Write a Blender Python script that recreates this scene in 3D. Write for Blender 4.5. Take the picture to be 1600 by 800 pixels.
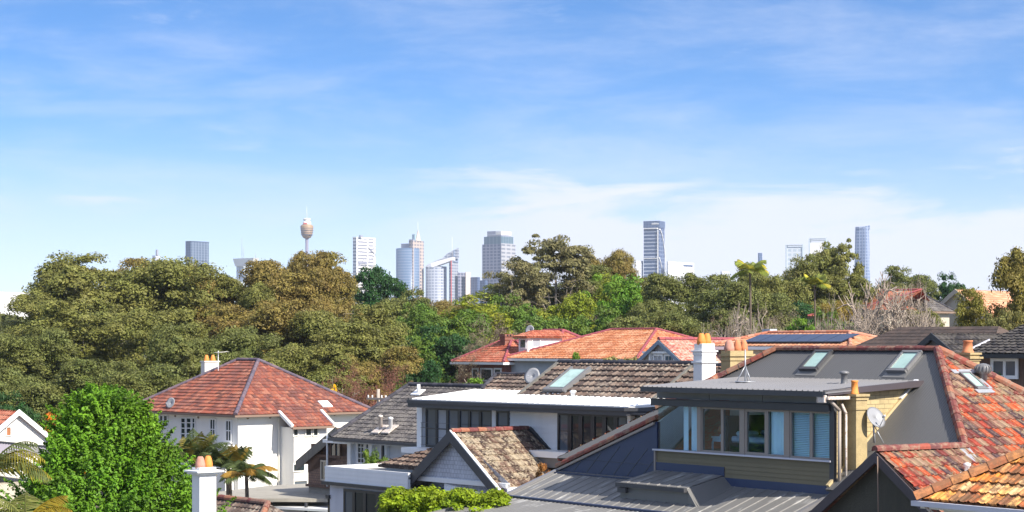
import bpy, bmesh, math, random
import numpy as np
from mathutils import Vector, Matrix
random.seed(7)
for o in list(bpy.data.objects): bpy.data.objects.remove(o)
scene = bpy.context.scene
COL = scene.collection
R = math.radians
# ---------------------------------------------------------------- camera
FP, HY = 3000.0, 540.0            # focal length in photo pixels, eye level row
cam = bpy.data.cameras.new('camera'); camo = bpy.data.objects.new('camera', cam); COL.objects.link(camo)
camo.location = (0, 0, 0); camo.rotation_euler = (R(90), 0, 0)
cam.sensor_width = 36; cam.lens = 36 * FP / 1600; cam.shift_y = (HY - 400) / 1600
cam.clip_start = 0.5; cam.clip_end = 20000
scene.camera = camo
# ---------------------------------------------------------------- light
SUN_EL, SUN_ROT = 39.0, 133.0
SUN_STRENGTH, SKY_STRENGTH, EXPOSURE = 4.6, 0.14, 0.92
world = bpy.data.worlds.new('World'); scene.world = world; world.use_nodes = True
def build_world():
    nt = world.node_tree; N = nt.nodes; L = nt.links; N.clear()
    def nd(t, **k):
        n = N.new(t)
        for a, b in k.items(): setattr(n, a, b)
        return n
    def mth(op, a, b=None, c=None):
        n = nd('ShaderNodeMath', operation=op)
        for i, v in enumerate((a, b, c)):
            if v is None: continue
            if isinstance(v, (int, float)): n.inputs[i].default_value = v
            else: L.new(v, n.inputs[i])
        return n.outputs[0]
    out = nd('ShaderNodeOutputWorld'); bg = nd('ShaderNodeBackground'); bg.inputs[1].default_value = SKY_STRENGTH
    tc = nd('ShaderNodeTexCoord'); sp = nd('ShaderNodeSeparateXYZ'); L.new(tc.outputs['Generated'], sp.inputs[0])
    x, y, z = sp.outputs
    # the low sky of a clear winter day: look up a little higher for the blue
    z2 = mth('ADD', mth('MULTIPLY', z, 2.2), 0.03)
    cb = nd('ShaderNodeCombineXYZ'); L.new(x, cb.inputs[0]); L.new(y, cb.inputs[1]); L.new(z2, cb.inputs[2])
    nv = nd('ShaderNodeVectorMath', operation='NORMALIZE'); L.new(cb.outputs[0], nv.inputs[0])
    sky = nd('ShaderNodeTexSky', sky_type='NISHITA'); sky.sun_disc = False
    sky.sun_elevation = R(SUN_EL); sky.sun_rotation = R(SUN_ROT); sky.air_density = 1.0; sky.dust_density = 0.3; sky.ozone_density = 1.6
    L.new(nv.outputs[0], sky.inputs[0])
    hs = nd('ShaderNodeHueSaturation'); hs.inputs['Saturation'].default_value = 1.34; hs.inputs['Value'].default_value = 0.86
    hs.inputs['Hue'].default_value = 0.506
    L.new(sky.outputs[0], hs.inputs['Color'])
    az = mth('ARCTAN2', x, y); el = mth('ARCSINE', z)
    def noise(sx, sy, scale, detail=5, rough=.55, dist=0.0, off=0.0):
        c = nd('ShaderNodeCombineXYZ')
        L.new(mth('ADD', mth('MULTIPLY', az, sx), off), c.inputs[0]); L.new(mth('MULTIPLY', el, sy), c.inputs[1])
        n = nd('ShaderNodeTexNoise'); n.inputs['Scale'].default_value = scale; n.inputs['Detail'].default_value = detail
        n.inputs['Roughness'].default_value = rough; n.inputs['Distortion'].default_value = dist
        L.new(c.outputs[0], n.inputs['Vector']); return n.outputs['Fac']
    def mr(v, a, b, c=0.0, d=1.0, smooth=True):
        n = nd('ShaderNodeMapRange'); n.interpolation_type = 'SMOOTHSTEP' if smooth else 'LINEAR'
        L.new(v, n.inputs[0])
        for i, q in enumerate((a, b, c, d)): n.inputs[i + 1].default_value = q
        return n.outputs[0]
    # soft high veils
    veil = mth('MULTIPLY', mr(noise(3.0, 13, 2.6, 8, .64, .25, 3.1), .36, .80), 0.34)
    fine = mth('MULTIPLY', mr(noise(6, 38, 1.6, 6, .62, .8, 8.3), .58, .80), 0.22)
    # white bank low over the right half
    bankn = noise(4.5, 26, 2.0, 7, .6, .5, 1.7)
    right = mr(az, -0.10, 0.03, 0.10, 1.0)
    edge = mth('ADD', el, mth('MULTIPLY', mth('SUBTRACT', bankn, .5), -0.11))
    bank = mth('MULTIPLY', mth('MULTIPLY', mr(edge, .090, .064), right), .88)
    # one long streak climbing to the right
    def streak(az0, az1, e0, e1, wid, amt, off):
        lin = mth('ADD', mth('MULTIPLY', mth('SUBTRACT', az, az0), (e1 - e0) / (az1 - az0)), e0)
        d = mth('ABSOLUTE', mth('ADD', mth('SUBTRACT', el, lin), mth('MULTIPLY', mth('SUBTRACT', noise(9, 60, 1.5, 5, .6, .3, off), .5), .014)))
        m = mr(d, wid, 0.0)
        m = mth('MULTIPLY', m, mth('MULTIPLY', mr(az, az0 - .004, az0 + .03), mr(az, az1 + .006, az1 - .04)))
        return mth('MULTIPLY', m, amt)
    s1 = streak(-.03, .115, .068, .087, .0055, .75, 5.0)
    s2 = streak(-.245, -.175, .0745, .072, .0032, .55, 9.0)
    s3 = streak(-.064, -.03, .083, .079, .003, .4, 2.0)
    s4 = streak(.165, .20, .088, .088, .003, .6, 12.0)
    s5 = streak(-.15, -.05, .143, .128, .013, .32, 14.0)
    s6 = streak(-.27, -.13, .118, .122, .006, .16, 17.0)
    fac = veil
    for q in (fine, bank, s1, s2, s3, s4, s6): fac = mth('MAXIMUM', fac, mth('ADD', q, mth('MULTIPLY', fac, .35)))
    hz = mr(el, .13, .02, 0.0, .62)
    fac = mth('MINIMUM', mth('ADD', fac, mth('MULTIPLY', hz, mth('SUBTRACT', 1.0, fac))), .96)
    hi = mr(el, .22, .60, 0.0, .55)  # unseen white overhead, added to brighten the fill light and make it less blue
    fac = mth('MAXIMUM', fac, hi)
    mix = nd('ShaderNodeMix', data_type='RGBA'); L.new(fac, mix.inputs['Factor']); L.new(hs.outputs[0], mix.inputs['A'])
    mix.inputs['B'].default_value = (3.75, 3.9, 4.45, 1)
    L.new(mix.outputs['Result'], bg.inputs[0]); L.new(bg.outputs[0], out.inputs[0])
build_world()
sd = bpy.data.lights.new('sun', 'SUN'); so = bpy.data.objects.new('sun', sd); COL.objects.link(so)
sd.energy = SUN_STRENGTH; sd.angle = R(0.53); sd.color = (1.0, 0.93, 0.82)
sdir = Vector((math.cos(R(SUN_EL)) * math.sin(R(SUN_ROT)), math.cos(R(SUN_EL)) * math.cos(R(SUN_ROT)), math.sin(R(SUN_EL))))
so.rotation_euler = sdir.to_track_quat('Z', 'Y').to_euler(); so.location = sdir * 100
vs = scene.view_settings; vs.view_transform = 'Standard'; vs.look = 'None'; vs.gamma = 1; vs.exposure = EXPOSURE
vs.use_curve_mapping = False
scene.render.engine = 'CYCLES'
scene.cycles.max_bounces = 6; scene.cycles.diffuse_bounces = 3; scene.cycles.glossy_bounces = 3
scene.cycles.transmission_bounces = 5; scene.cycles.transparent_max_bounces = 8; scene.cycles.volume_bounces = 0
scene.cycles.use_denoising = True
# ---------------------------------------------------------------- materials
MATS = {}
def newmat(name):
    m = bpy.data.materials.new(name); m.use_nodes = True; MATS[name] = m
    nt = m.node_tree; b = nt.nodes['Principled BSDF']; return m, nt, b
def lk(nt, a, b): nt.links.new(a, b)
def noise_node(nt, scale, detail=4, rough=.6, vec=None, sc=(1, 1, 1)):
    tc = nt.nodes.new('ShaderNodeTexCoord'); mp = nt.nodes.new('ShaderNodeMapping'); mp.inputs['Scale'].default_value = sc
    lk(nt, vec if vec else tc.outputs['Object'], mp.inputs[0])
    n = nt.nodes.new('ShaderNodeTexNoise'); n.inputs['Scale'].default_value = scale; n.inputs['Detail'].default_value = detail
    n.inputs['Roughness'].default_value = rough; lk(nt, mp.outputs[0], n.inputs['Vector']); return n
def ramp(nt, fac, stops, interp='LINEAR'):
    r = nt.nodes.new('ShaderNodeValToRGB'); lk(nt, fac, r.inputs[0]); cr = r.color_ramp; cr.interpolation = interp
    while len(cr.elements) < len(stops): cr.elements.new(.5)
    for e, (p, c) in zip(cr.elements, stops):
        e.position = p; e.color = (*c, 1) if len(c) == 3 else c
    return r
def mul(c, k): return tuple(min(1, x * k) for x in c[:3])
def paint(name, col, rough=.6, var=.18, vs=1.3, sc=(1, 1, 1), bump=0.0, bs=20, metal=0.0, stain=None, stain_amt=.3, spec=.5):
    """painted or bare surface with uneven tone, fine grain and optional weather stains"""
    m, nt, b = newmat(name)
    n = noise_node(nt, vs, 6, .65, sc=sc)
    r = ramp(nt, n.outputs['Fac'], [(.25, mul(col, 1 - var)), (.5, col), (.75, mul(col, 1 + var * .6))])
    out = r.outputs[0]
    if stain:
        n2 = noise_node(nt, vs * 2.3, 8, .7, sc=sc)
        rr = ramp(nt, n2.outputs['Fac'], [(1 - stain_amt * .5 - .25, (0, 0, 0)), (1 - stain_amt * .5 - .12, (1, 1, 1))])
        mx = nt.nodes.new('ShaderNodeMix'); mx.data_type = 'RGBA'; lk(nt, rr.outputs[0], mx.inputs['Factor'])
        lk(nt, out, mx.inputs['A']); mx.inputs['B'].default_value = (*stain, 1); out = mx.outputs['Result']
    lk(nt, out, b.inputs['Base Color']); b.inputs['Roughness'].default_value = rough; b.inputs['Metallic'].default_value = metal
    b.inputs['Specular IOR Level'].default_value = spec
    if bump:
        n3 = noise_node(nt, bs, 5, .6); bp = nt.nodes.new('ShaderNodeBump'); bp.inputs['Strength'].default_value = bump
        bp.inputs['Distance'].default_value = .02; lk(nt, n3.outputs['Fac'], bp.inputs['Height']); lk(nt, bp.outputs[0], b.inputs['Normal'])
    return m
def tilemat(name, cols, lichen=None, lamt=.3, rough=.75, interp='CONSTANT', lscale=1.6):
    """roof tiles: every tile takes its own colour from the 'rnd' face attribute, lichen and grime on top"""
    m, nt, b = newmat(name)
    at = nt.nodes.new('ShaderNodeAttribute'); at.attribute_name = 'rnd'
    n = len(cols); r = ramp(nt, at.outputs['Fac'], [(i / n, c) for i, c in enumerate(cols)], interp)
    nz = noise_node(nt, 14, 5, .7); rv = ramp(nt, nz.outputs['Fac'], [(.3, (.72, .72, .72)), (.7, (1.18, 1.18, 1.18))])
    mx = nt.nodes.new('ShaderNodeMix'); mx.data_type = 'RGBA'; mx.blend_type = 'MULTIPLY'; mx.inputs['Factor'].default_value = 1
    lk(nt, r.outputs[0], mx.inputs['A']); lk(nt, rv.outputs[0], mx.inputs['B']); out = mx.outputs['Result']
    if lichen:
        n2 = noise_node(nt, lscale * 4, 8, .75); n4 = noise_node(nt, lscale * .5, 3, .5)
        ad = nt.nodes.new('ShaderNodeMath'); ad.operation = 'MULTIPLY_ADD'; lk(nt, n4.outputs['Fac'], ad.inputs[0]); ad.inputs[1].default_value = .5
        lk(nt, n2.outputs['Fac'], ad.inputs[2])
        rr = ramp(nt, ad.outputs[0], [(.80 - lamt * .3, (0, 0, 0)), (.88 - lamt * .3, (.8, .8, .8))])
        m2 = nt.nodes.new('ShaderNodeMix'); m2.data_type = 'RGBA'; lk(nt, rr.outputs[0], m2.inputs['Factor'])
        lk(nt, out, m2.inputs['A']); m2.inputs['B'].default_value = (*lichen, 1); out = m2.outputs['Result']
    lk(nt, out, b.inputs['Base Color']); b.inputs['Roughness'].default_value = rough
    b.inputs['Specular IOR Level'].default_value = .3
    return m
def glassmat(name, col=(.02, .03, .035), rough=.03, spec=.5):
    m, nt, b = newmat(name); b.inputs['Base Color'].default_value = (*col, 1); b.inputs['Roughness'].default_value = rough
    b.inputs['Specular IOR Level'].default_value = spec
    n = noise_node(nt, 1.2, 2); bp = nt.nodes.new('ShaderNodeBump'); bp.inputs['Strength'].default_value = .05
    bp.inputs['Distance'].default_value = .02; lk(nt, n.outputs['Fac'], bp.inputs['Height']); lk(nt, bp.outputs[0], b.inputs['Normal'])
    return m
def clearglass(name, tint=(.75, .88, .92), refl=.12):
    m = bpy.data.materials.new(name); m.use_nodes = True; MATS[name] = m; nt = m.node_tree; nt.nodes.clear()
    o = nt.nodes.new('ShaderNodeOutputMaterial'); t = nt.nodes.new('ShaderNodeBsdfTransparent'); t.inputs[0].default_value = (*tint, 1)
    g = nt.nodes.new('ShaderNodeBsdfGlossy'); g.inputs['Roughness'].default_value = .02
    lw = nt.nodes.new('ShaderNodeLayerWeight'); f = nt.nodes.new('ShaderNodeMath'); f.operation = 'POWER'; lk(nt, lw.outputs['Facing'], f.inputs[0]); f.inputs[1].default_value = 4.0
    a = nt.nodes.new('ShaderNodeMath'); a.operation = 'MULTIPLY_ADD'; a.inputs[1].default_value = 1.0; a.inputs[2].default_value = refl
    a.use_clamp = True
    lk(nt, f.outputs[0], a.inputs[0])
    mx = nt.nodes.new('ShaderNodeMixShader'); lk(nt, a.outputs[0], mx.inputs[0]); lk(nt, t.outputs[0], mx.inputs[1]); lk(nt, g.outputs[0], mx.inputs[2])
    lk(nt, mx.outputs[0], o.inputs[0]); return m
def brickmat(name, c1, c2, mortar, w=.23, h=.086, rough=.85, bump=.6):
    m, nt, b = newmat(name)
    uv = nt.nodes.new('ShaderNodeUVMap'); uv.uv_map = 'UVMap'
    br = nt.nodes.new('ShaderNodeTexBrick'); lk(nt, uv.outputs[0], br.inputs['Vector'])
    br.inputs['Scale'].default_value = 1; br.inputs['Brick Width'].default_value = w; br.inputs['Row Height'].default_value = h
    br.inputs['Mortar Size'].default_value = .008; br.inputs['Color1'].default_value = (*c1, 1); br.inputs['Color2'].default_value = (*c2, 1)
    br.inputs['Mortar'].default_value = (*mortar, 1); br.inputs['Bias'].default_value = -.2
    nz = noise_node(nt, 5, 6, .7); rv = ramp(nt, nz.outputs['Fac'], [(.3, (.8, .8, .8)), (.7, (1.12, 1.12, 1.12))])
    mx = nt.nodes.new('ShaderNodeMix'); mx.data_type = 'RGBA'; mx.blend_type = 'MULTIPLY'; mx.inputs['Factor'].default_value = 1
    lk(nt, br.outputs['Color'], mx.inputs['A']); lk(nt, rv.outputs[0], mx.inputs['B']); lk(nt, mx.outputs['Result'], b.inputs['Base Color'])
    b.inputs['Roughness'].default_value = rough
    iv = nt.nodes.new('ShaderNodeMath'); iv.operation = 'SUBTRACT'; iv.inputs[0].default_value = 1; lk(nt, br.outputs['Fac'], iv.inputs[1])
    bp = nt.nodes.new('ShaderNodeBump'); bp.inputs['Strength'].default_value = bump; bp.inputs['Distance'].default_value = .01
    lk(nt, iv.outputs[0], bp.inputs['Height']); lk(nt, bp.outputs[0], b.inputs['Normal']); return m
def leafmat(name, trans=.25, var=.35, hue=.03):
    """foliage: base tone from the object's own colour, each leaf slightly different"""
    m = bpy.data.materials.new(name); m.use_nodes = True; MATS[name] = m; nt = m.node_tree; nt.nodes.clear()
    o = nt.nodes.new('ShaderNodeOutputMaterial'); oi = nt.nodes.new('ShaderNodeObjectInfo'); ge = nt.nodes.new('ShaderNodeNewGeometry')
    hs = nt.nodes.new('ShaderNodeHueSaturation'); lk(nt, oi.outputs['Color'], hs.inputs['Color'])
    a = nt.nodes.new('ShaderNodeMapRange'); lk(nt, ge.outputs['Random Per Island'], a.inputs[0]); a.inputs[3].default_value = 1 - var; a.inputs[4].default_value = 1 + var
    nz = noise_node(nt, .45, 3, .6)
    b2 = nt.nodes.new('ShaderNodeMapRange'); lk(nt, nz.outputs['Fac'], b2.inputs[0]); b2.inputs[1].default_value = .3; b2.inputs[2].default_value = .7
    b2.inputs[3].default_value = .5 - hue; b2.inputs[4].default_value = .5 + hue; lk(nt, b2.outputs[0], hs.inputs['Hue']); lk(nt, a.outputs[0], hs.inputs['Value'])
    d = nt.nodes.new('ShaderNodeBsdfPrincipled'); d.inputs['Roughness'].default_value = .55; d.inputs['Specular IOR Level'].default_value = .25
    n5 = noise_node(nt, 1.1, 2, .5); m5 = nt.nodes.new('ShaderNodeMapRange'); lk(nt, n5.outputs['Fac'], m5.inputs[0]); m5.inputs[1].default_value = .3; m5.inputs[2].default_value = .7
    m5.inputs[3].default_value = .62; m5.inputs[4].default_value = 1.34; v5 = nt.nodes.new('ShaderNodeMath'); v5.operation = 'MULTIPLY'; lk(nt, a.outputs[0], v5.inputs[0]); lk(nt, m5.outputs[0], v5.inputs[1]); lk(nt, v5.outputs[0], hs.inputs['Value'])
    lk(nt, hs.outputs[0], d.inputs['Base Color'])
    t = nt.nodes.new('ShaderNodeBsdfTranslucent'); lk(nt, hs.outputs[0], t.inputs[0])
    mx = nt.nodes.new('ShaderNodeMixShader'); mx.inputs[0].default_value = trans; lk(nt, d.outputs[0], mx.inputs[1]); lk(nt, t.outputs[0], mx.inputs[2])
    lk(nt, mx.outputs[0], o.inputs[0]); return m
# ---------------------------------------------------------------- frames and meshes
class Frame:
    """ground frame of a building: s runs along its left-hand front, t across it; z is height from eye level"""
    def __init__(f, px, Y, a, zb=-11.0):
        f.X = (px - 800) / FP * Y; f.Y = Y; f.a = R(a); f.c = math.cos(f.a); f.n = math.sin(f.a); f.zb = zb
    def st(f, X, Y): return ((X - f.X) * f.c - (Y - f.Y) * f.n, (X - f.X) * f.n + (Y - f.Y) * f.c)
    def fromray(f, k, Y, py): s, t = f.st(k * Y, Y); return Vector((s, t, -(py - HY) / FP * Y))
    def T(f, px, py, t):
        k = (px - 800) / FP; return f.fromray(k, (t + f.X * f.n + f.Y * f.c) / (k * f.n + f.c), py)
    def S(f, px, py, s):
        k = (px - 800) / FP; return f.fromray(k, (s + f.X * f.c - f.Y * f.n) / (k * f.c - f.n), py)
    def Z(f, px, py, z): return f.fromray((px - 800) / FP, -z * FP / (py - HY), py)
    def P(f, px, py, A, B, C):            # on the plane z = A + B s + C t
        k = (px - 800) / FP; q = -(py - HY) / FP
        # s = s1 Y + s0 ; t = t1 Y + t0
        s1 = k * f.c - f.n; s0 = -f.X * f.c + f.Y * f.n; t1 = k * f.n + f.c; t0 = -f.X * f.n - f.Y * f.c
        return f.fromray(k, (A + B * s0 + C * t0) / (q - B * s1 - C * t1), py)
    def world(f, p): return Vector((f.X + p[0] * f.c + p[1] * f.n, f.Y - p[0] * f.n + p[1] * f.c, p[2]))
WORLD = Frame(800, 0, 0, 0.0)
def tag(o, label, cat, group=None, kind=None):
    if label: o['label'] = label
    if cat: o['category'] = cat
    if group: o['group'] = group
    if kind: o['kind'] = kind
    return o
def thing(name, fr, label, cat, group=None):
    o = bpy.data.objects.new(name, None); COL.objects.link(o); o.location = (fr.X, fr.Y, fr.zb); o.rotation_euler = (0, 0, -fr.a)
    o.empty_display_size = .5; return tag(o, label, cat, group)
class MB:
    def __init__(m): m.bm = bmesh.new(); m.uv = m.bm.loops.layers.uv.new('UVMap'); m.rl = m.bm.faces.layers.float.new('rnd'); m.r = None; m.smooth = False
    def face(m, vs, r=None, uv=None):
        try: f = m.bm.faces.new(vs)
        except ValueError: return None
        f[m.rl] = r if r is not None else (m.r if m.r is not None else random.random()); f.smooth = m.smooth
        return f
    def poly(m, pts, r=None): return m.face([m.bm.verts.new(p) for p in pts], r)
    def box(m, s0, s1, t0, t1, z0, z1, bev=0):
        if s0 > s1: s0, s1 = s1, s0
        if t0 > t1: t0, t1 = t1, t0
        if z0 > z1: z0, z1 = z1, z0
        v = [m.bm.verts.new(p) for p in ((s0, t0, z0), (s1, t0, z0), (s1, t1, z0), (s0, t1, z0), (s0, t0, z1), (s1, t0, z1), (s1, t1, z1), (s0, t1, z1))]
        for q in ((3, 2, 1, 0), (4, 5, 6, 7), (0, 1, 5, 4), (1, 2, 6, 5), (2, 3, 7, 6), (3, 0, 4, 7)): m.face([v[i] for i in q])
        return m
    def prism(m, pts, d):
        """flat polygon pushed along d"""
        d = Vector(d); a = [m.bm.verts.new(Vector(p)) for p in pts]; b = [m.bm.verts.new(Vector(p) + d) for p in pts]; n = len(pts)
        m.face(a); m.face(b[::-1])
        for i in range(n): m.face([a[i], b[i], b[(i + 1) % n], a[(i + 1) % n]])
        return m
    def beam(m, p, q, w, h, up=(0, 0, 1)):
        p = Vector(p); q = Vector(q); d = (q - p).normalized(); up = Vector(up); sd_ = d.cross(up)
        if sd_.length < 1e-4: sd_ = d.cross(Vector((1, 0, 0)))
        sd_.normalize(); u2 = sd_.cross(d); c = [p + sd_ * (a * w / 2) + u2 * (b * h / 2) for a, b in ((-1, -1), (1, -1), (1, 1), (-1, 1))]
        return m.prism(c, q - p)
    def tube(m, p, q, r0, r1=None, n=8, cap=True, smooth=True):
        r1 = r0 if r1 is None else r1; p = Vector(p); q = Vector(q); d = (q - p).normalized()
        a = d.orthogonal().normalized(); b = d.cross(a); ring = []
        for c, r in ((p, r0), (q, r1)):
            ring.append([m.bm.verts.new(c + (a * math.cos(6.2832 * i / n) + b * math.sin(6.2832 * i / n)) * r) for i in range(n)])
        for i in range(n):
            f = m.face([ring[0][i], ring[0][(i + 1) % n], ring[1][(i + 1) % n], ring[1][i]])
            if f and smooth: f.smooth = True
        if cap: m.face(ring[0][::-1]); m.face(ring[1])
        return m
    def lathe(m, c, prof, n=16, axis=(0, 0, 1), close=True):
        c = Vector(c); ax = Vector(axis).normalized(); a = ax.orthogonal().normalized(); b = ax.cross(a); rings = []
        for r, z in prof: rings.append([m.bm.verts.new(c + ax * z + (a * math.cos(6.2832 * i / n) + b * math.sin(6.2832 * i / n)) * max(r, .0005)) for i in range(n)])
        for k in range(len(rings) - 1):
            for i in range(n):
                f = m.face([rings[k][i], rings[k][(i + 1) % n], rings[k + 1][(i + 1) % n], rings[k + 1][i]])
                if f: f.smooth = True
        if close: m.face(rings[0][::-1]); m.face(rings[-1])
        return m
    def build(m, name, mat, parent=None, fr=None, label=None, bevel=0, recalc=True):
        bm = m.bm
        if recalc: bmesh.ops.recalc_face_normals(bm, faces=bm.faces)
        if bevel: bmesh.ops.bevel(bm, geom=[e for e in bm.edges if e.is_manifold and e.calc_face_angle(0) > .5], offset=bevel, segments=1, affect='EDGES')
        # UVs in metres for faces that have none: box mapping along the wall
        for f in bm.faces:
            n = f.normal
            for l in f.loops:
                if l[m.uv].uv.length_squared == 0:
                    c = l.vert.co
                    if abs(n.z) > .8: l[m.uv].uv = (c.x, c.y)
                    elif abs(n.x) > abs(n.y): l[m.uv].uv = (c.y, c.z)
                    else: l[m.uv].uv = (c.x, c.z)
        if fr is not None and fr.zb and parent is not None: bmesh.ops.translate(bm, verts=bm.verts, vec=(0, 0, -fr.zb))
        me = bpy.data.meshes.new(name); bm.to_mesh(me); bm.free(); me.materials.append(mat)
        o = bpy.data.objects.new(name, me); COL.objects.link(o)
        if parent is not None: o.parent = parent
        if label: o['label'] = label
        return o
def normal_of(poly):
    n = Vector((0, 0, 0)); L = len(poly)
    for i in range(L):
        a = Vector(poly[i]); b = Vector(poly[(i + 1) % L]); n += Vector(((a.y - b.y) * (a.z + b.z), (a.z - b.z) * (a.x + b.x), (a.x - b.x) * (a.y + b.y)))
    return n.normalized()
FLAT = [(0, 0), (1, 0)]
ROLL = [(0, 0), (.12, .035), (.27, .035), (.4, .004), (.72, 0), (.86, .022), (1, 0)]
ROLLS = [(0, 0), (.2, .03), (.45, .0), (1, 0)]
def field(mb, poly, out=None, ga=.25, gb=.34, prof=ROLL, lift=.03, stagger=0.0, slab=.10, jitter=0.005, e1=None, z0=0.012):
    """cover a convex flat polygon with lapped courses of profiled pieces (tiles, boards or ribs) and clip it to the polygon"""
    poly = [Vector(p) for p in poly]; n = normal_of(poly); o_ = Vector(out) if out else Vector((0, 0, 1))
    if n.dot(o_) < 0: n = -n; poly = poly[::-1]
    if e1 is None:
        e1 = Vector((0, 0, 1)).cross(n)
        if e1.length < .02: e1 = Vector((1, 0, 0))
    e1 = Vector(e1); e1 = (e1 - n * e1.dot(n)).normalized(); e2 = n.cross(e1)
    d0 = poly[0].dot(n); A = [p.dot(e1) for p in poly]; B = [p.dot(e2) for p in poly]
    a0, a1, b0, b1 = min(A), max(A), min(B), max(B)
    if ga is None: ga = a1 - a0 + .001; ia0, ia1 = 0, 1; ao = a0
    else: ao = 0; ia0 = math.floor(a0 / ga) - 1; ia1 = math.ceil(a1 / ga) + 1
    if gb is None: gb = b1 - b0 + .001; ib0, ib1 = 0, 1; bo = b0
    else: bo = b0; ib0 = 0; ib1 = math.ceil((b1 - b0) / gb) + 1
    bm = bmesh.new(); uv = bm.loops.layers.uv.new('UVMap'); rl = bm.faces.layers.float.new('rnd')
    def V(a, b, h): return bm.verts.new(n * (d0 + h + z0) + e1 * a + e2 * b)
    for j in range(ib0, ib1):
        b = bo + j * gb; sh = stagger * (j % 2) * ga
        for i in range(ia0, ia1):
            a = ao + i * ga + sh; r = random.random(); jt = jitter if (lift >= .025) else 0.0; jl = lift + random.uniform(-jt, jt) * 1.6; ja = random.uniform(-jt, jt) * 1.5
            lo = [V(a + q * ga, b + ja, h + jl) for q, h in prof]; hi = [V(a + q * ga, b + gb, h) for q, h in prof]
            bt = [V(a + q * ga, b + ja, h - .004) for q, h in prof] if lift else None
            for k in range(len(prof) - 1):
                f = bm.faces.new((lo[k], lo[k + 1], hi[k + 1], hi[k])); f[rl] = r
                for l, (x, y) in zip(f.loops, ((prof[k][0], 0), (prof[k + 1][0], 0), (prof[k + 1][0], 1), (prof[k][0], 1))): l[uv].uv = (a + x * ga, b + y * gb)
                if bt:
                    f = bm.faces.new((bt[k], bt[k + 1], lo[k + 1], lo[k])); f[rl] = r
                    for l in f.loops: l[uv].uv = (a + .5 * ga, b + .5 * gb)
    L = len(poly)
    for i in range(L):
        p, q = poly[i], poly[(i + 1) % L]; e = (q - p)
        if e.length < 1e-5: continue
        no = e.normalized().cross(n)
        bmesh.ops.bisect_plane(bm, geom=bm.verts[:] + bm.edges[:] + bm.faces[:], plane_co=p, plane_no=no, clear_outer=True)
    tmp = bpy.data.meshes.new('t'); bm.to_mesh(tmp); bm.free(); mb.bm.from_mesh(tmp); bpy.data.meshes.remove(tmp)
    if slab: mb.prism(poly, -n * slab)
    return n
def caps(mb, p, q, r=.13, seg=.42, lift=.05):
    """half-round ridge or hip tiles laid end to end"""
    p = Vector(p); q = Vector(q); d = q - p; L = d.length; d.normalize(); k = max(1, round(L / seg)); s = L / k
    sd_ = d.cross(Vector((0, 0, 1))).normalized(); up = sd_.cross(d)
    for i in range(k):
        a = p + d * (s * i) + up * lift; b = p + d * (s * (i + 1) + .03) + up * lift; rr = random.random(); ra, rb = r * random.uniform(.98, 1.08), r * .9
        A = []; Bv = []
        for j in range(7):
            th = math.pi * (j / 6) * 1.16 - .25; A.append(mb.bm.verts.new(a + (sd_ * math.cos(th) + up * math.sin(th)) * ra)); Bv.append(mb.bm.verts.new(b + (sd_ * math.cos(th) + up * math.sin(th)) * rb))
        for j in range(6): mb.face([A[j], A[j + 1], Bv[j + 1], Bv[j]], rr)
        mb.face(A[::-1], rr); mb.face(Bv, rr)
def obj(fn, name, mat, parent, fr, **k):
    mb = MB(); fn(mb); return mb.build(name, MATS[mat] if isinstance(mat, str) else mat, parent, fr, **k)
def window(par, fr, face, c, a0, a1, z0, z1, nx=1, ny=1, fm='white_trim', gm='dark_glass', w=.06, dep=.06, name='window', sill=None, bars=.03, curtain=None):
    """window set on a wall: face 'T' looks towards -t, face 'S' towards +s; frame and glazing bars, pane as sub-part"""
    if a0 > a1: a0, a1 = a1, a0
    if z0 > z1: z0, z1 = z1, z0
    def bx(mb, x0, x1, y0, y1, d0, d1):
        if face == 'T': mb.box(x0, x1, c - d1, c - d0, y0, y1)
        else: mb.box(c + d0, c + d1, x0, x1, y0, y1)
    mb = MB(); bx(mb, a0, a1, z1 - w, z1, 0, dep); bx(mb, a0, a1, z0, z0 + w, 0, dep)
    bx(mb, a0, a0 + w, z0 + w, z1 - w, 0, dep); bx(mb, a1 - w, a1, z0 + w, z1 - w, 0, dep)
    for i in range(1, nx):
        x = a0 + (a1 - a0) * i / nx; bx(mb, x - bars / 2, x + bars / 2, z0 + w, z1 - w, .004, dep * .8)
    for i in range(1, ny):
        y = z0 + (z1 - z0) * i / ny; bx(mb, a0 + w, a1 - w, y - bars / 2, y + bars / 2, .006, dep * .7)
    fo = mb.build(name, MATS[fm], par, fr)
    g = MB(); bx(g, a0 + w * .5, a1 - w * .5, z0 + w * .5, z1 - w * .5, .002, .016); g.build('pane', MATS[gm], fo, None).location = (0, 0, -fr.zb)
    if sill:
        sb = MB(); bx(sb, a0 - .06, a1 + .06, z0 - .08, z0 - .002, 0, dep + .06); sb.build('sill', MATS[sill], fo, None).location = (0, 0, -fr.zb)
    return fo
def sub(mb, name, mat, par, fr):          # sub-part: parented to a part that already sits in the frame
    o = mb.build(name, MATS[mat], par, None); o.location = (0, 0, -fr.zb); return o
def winpx(par, fr, face, c, x0, x1, y0, y1, **k):
    f = (fr.T if face == 'T' else fr.S); i = 0 if face == 'T' else 1
    m = (x0 + x1) / 2
    return window(par, fr, face, c, f(x0, 600, c)[i], f(x1, 600, c)[i], f(m, y1, c).z, f(m, y0, c).z, **k)
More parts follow.
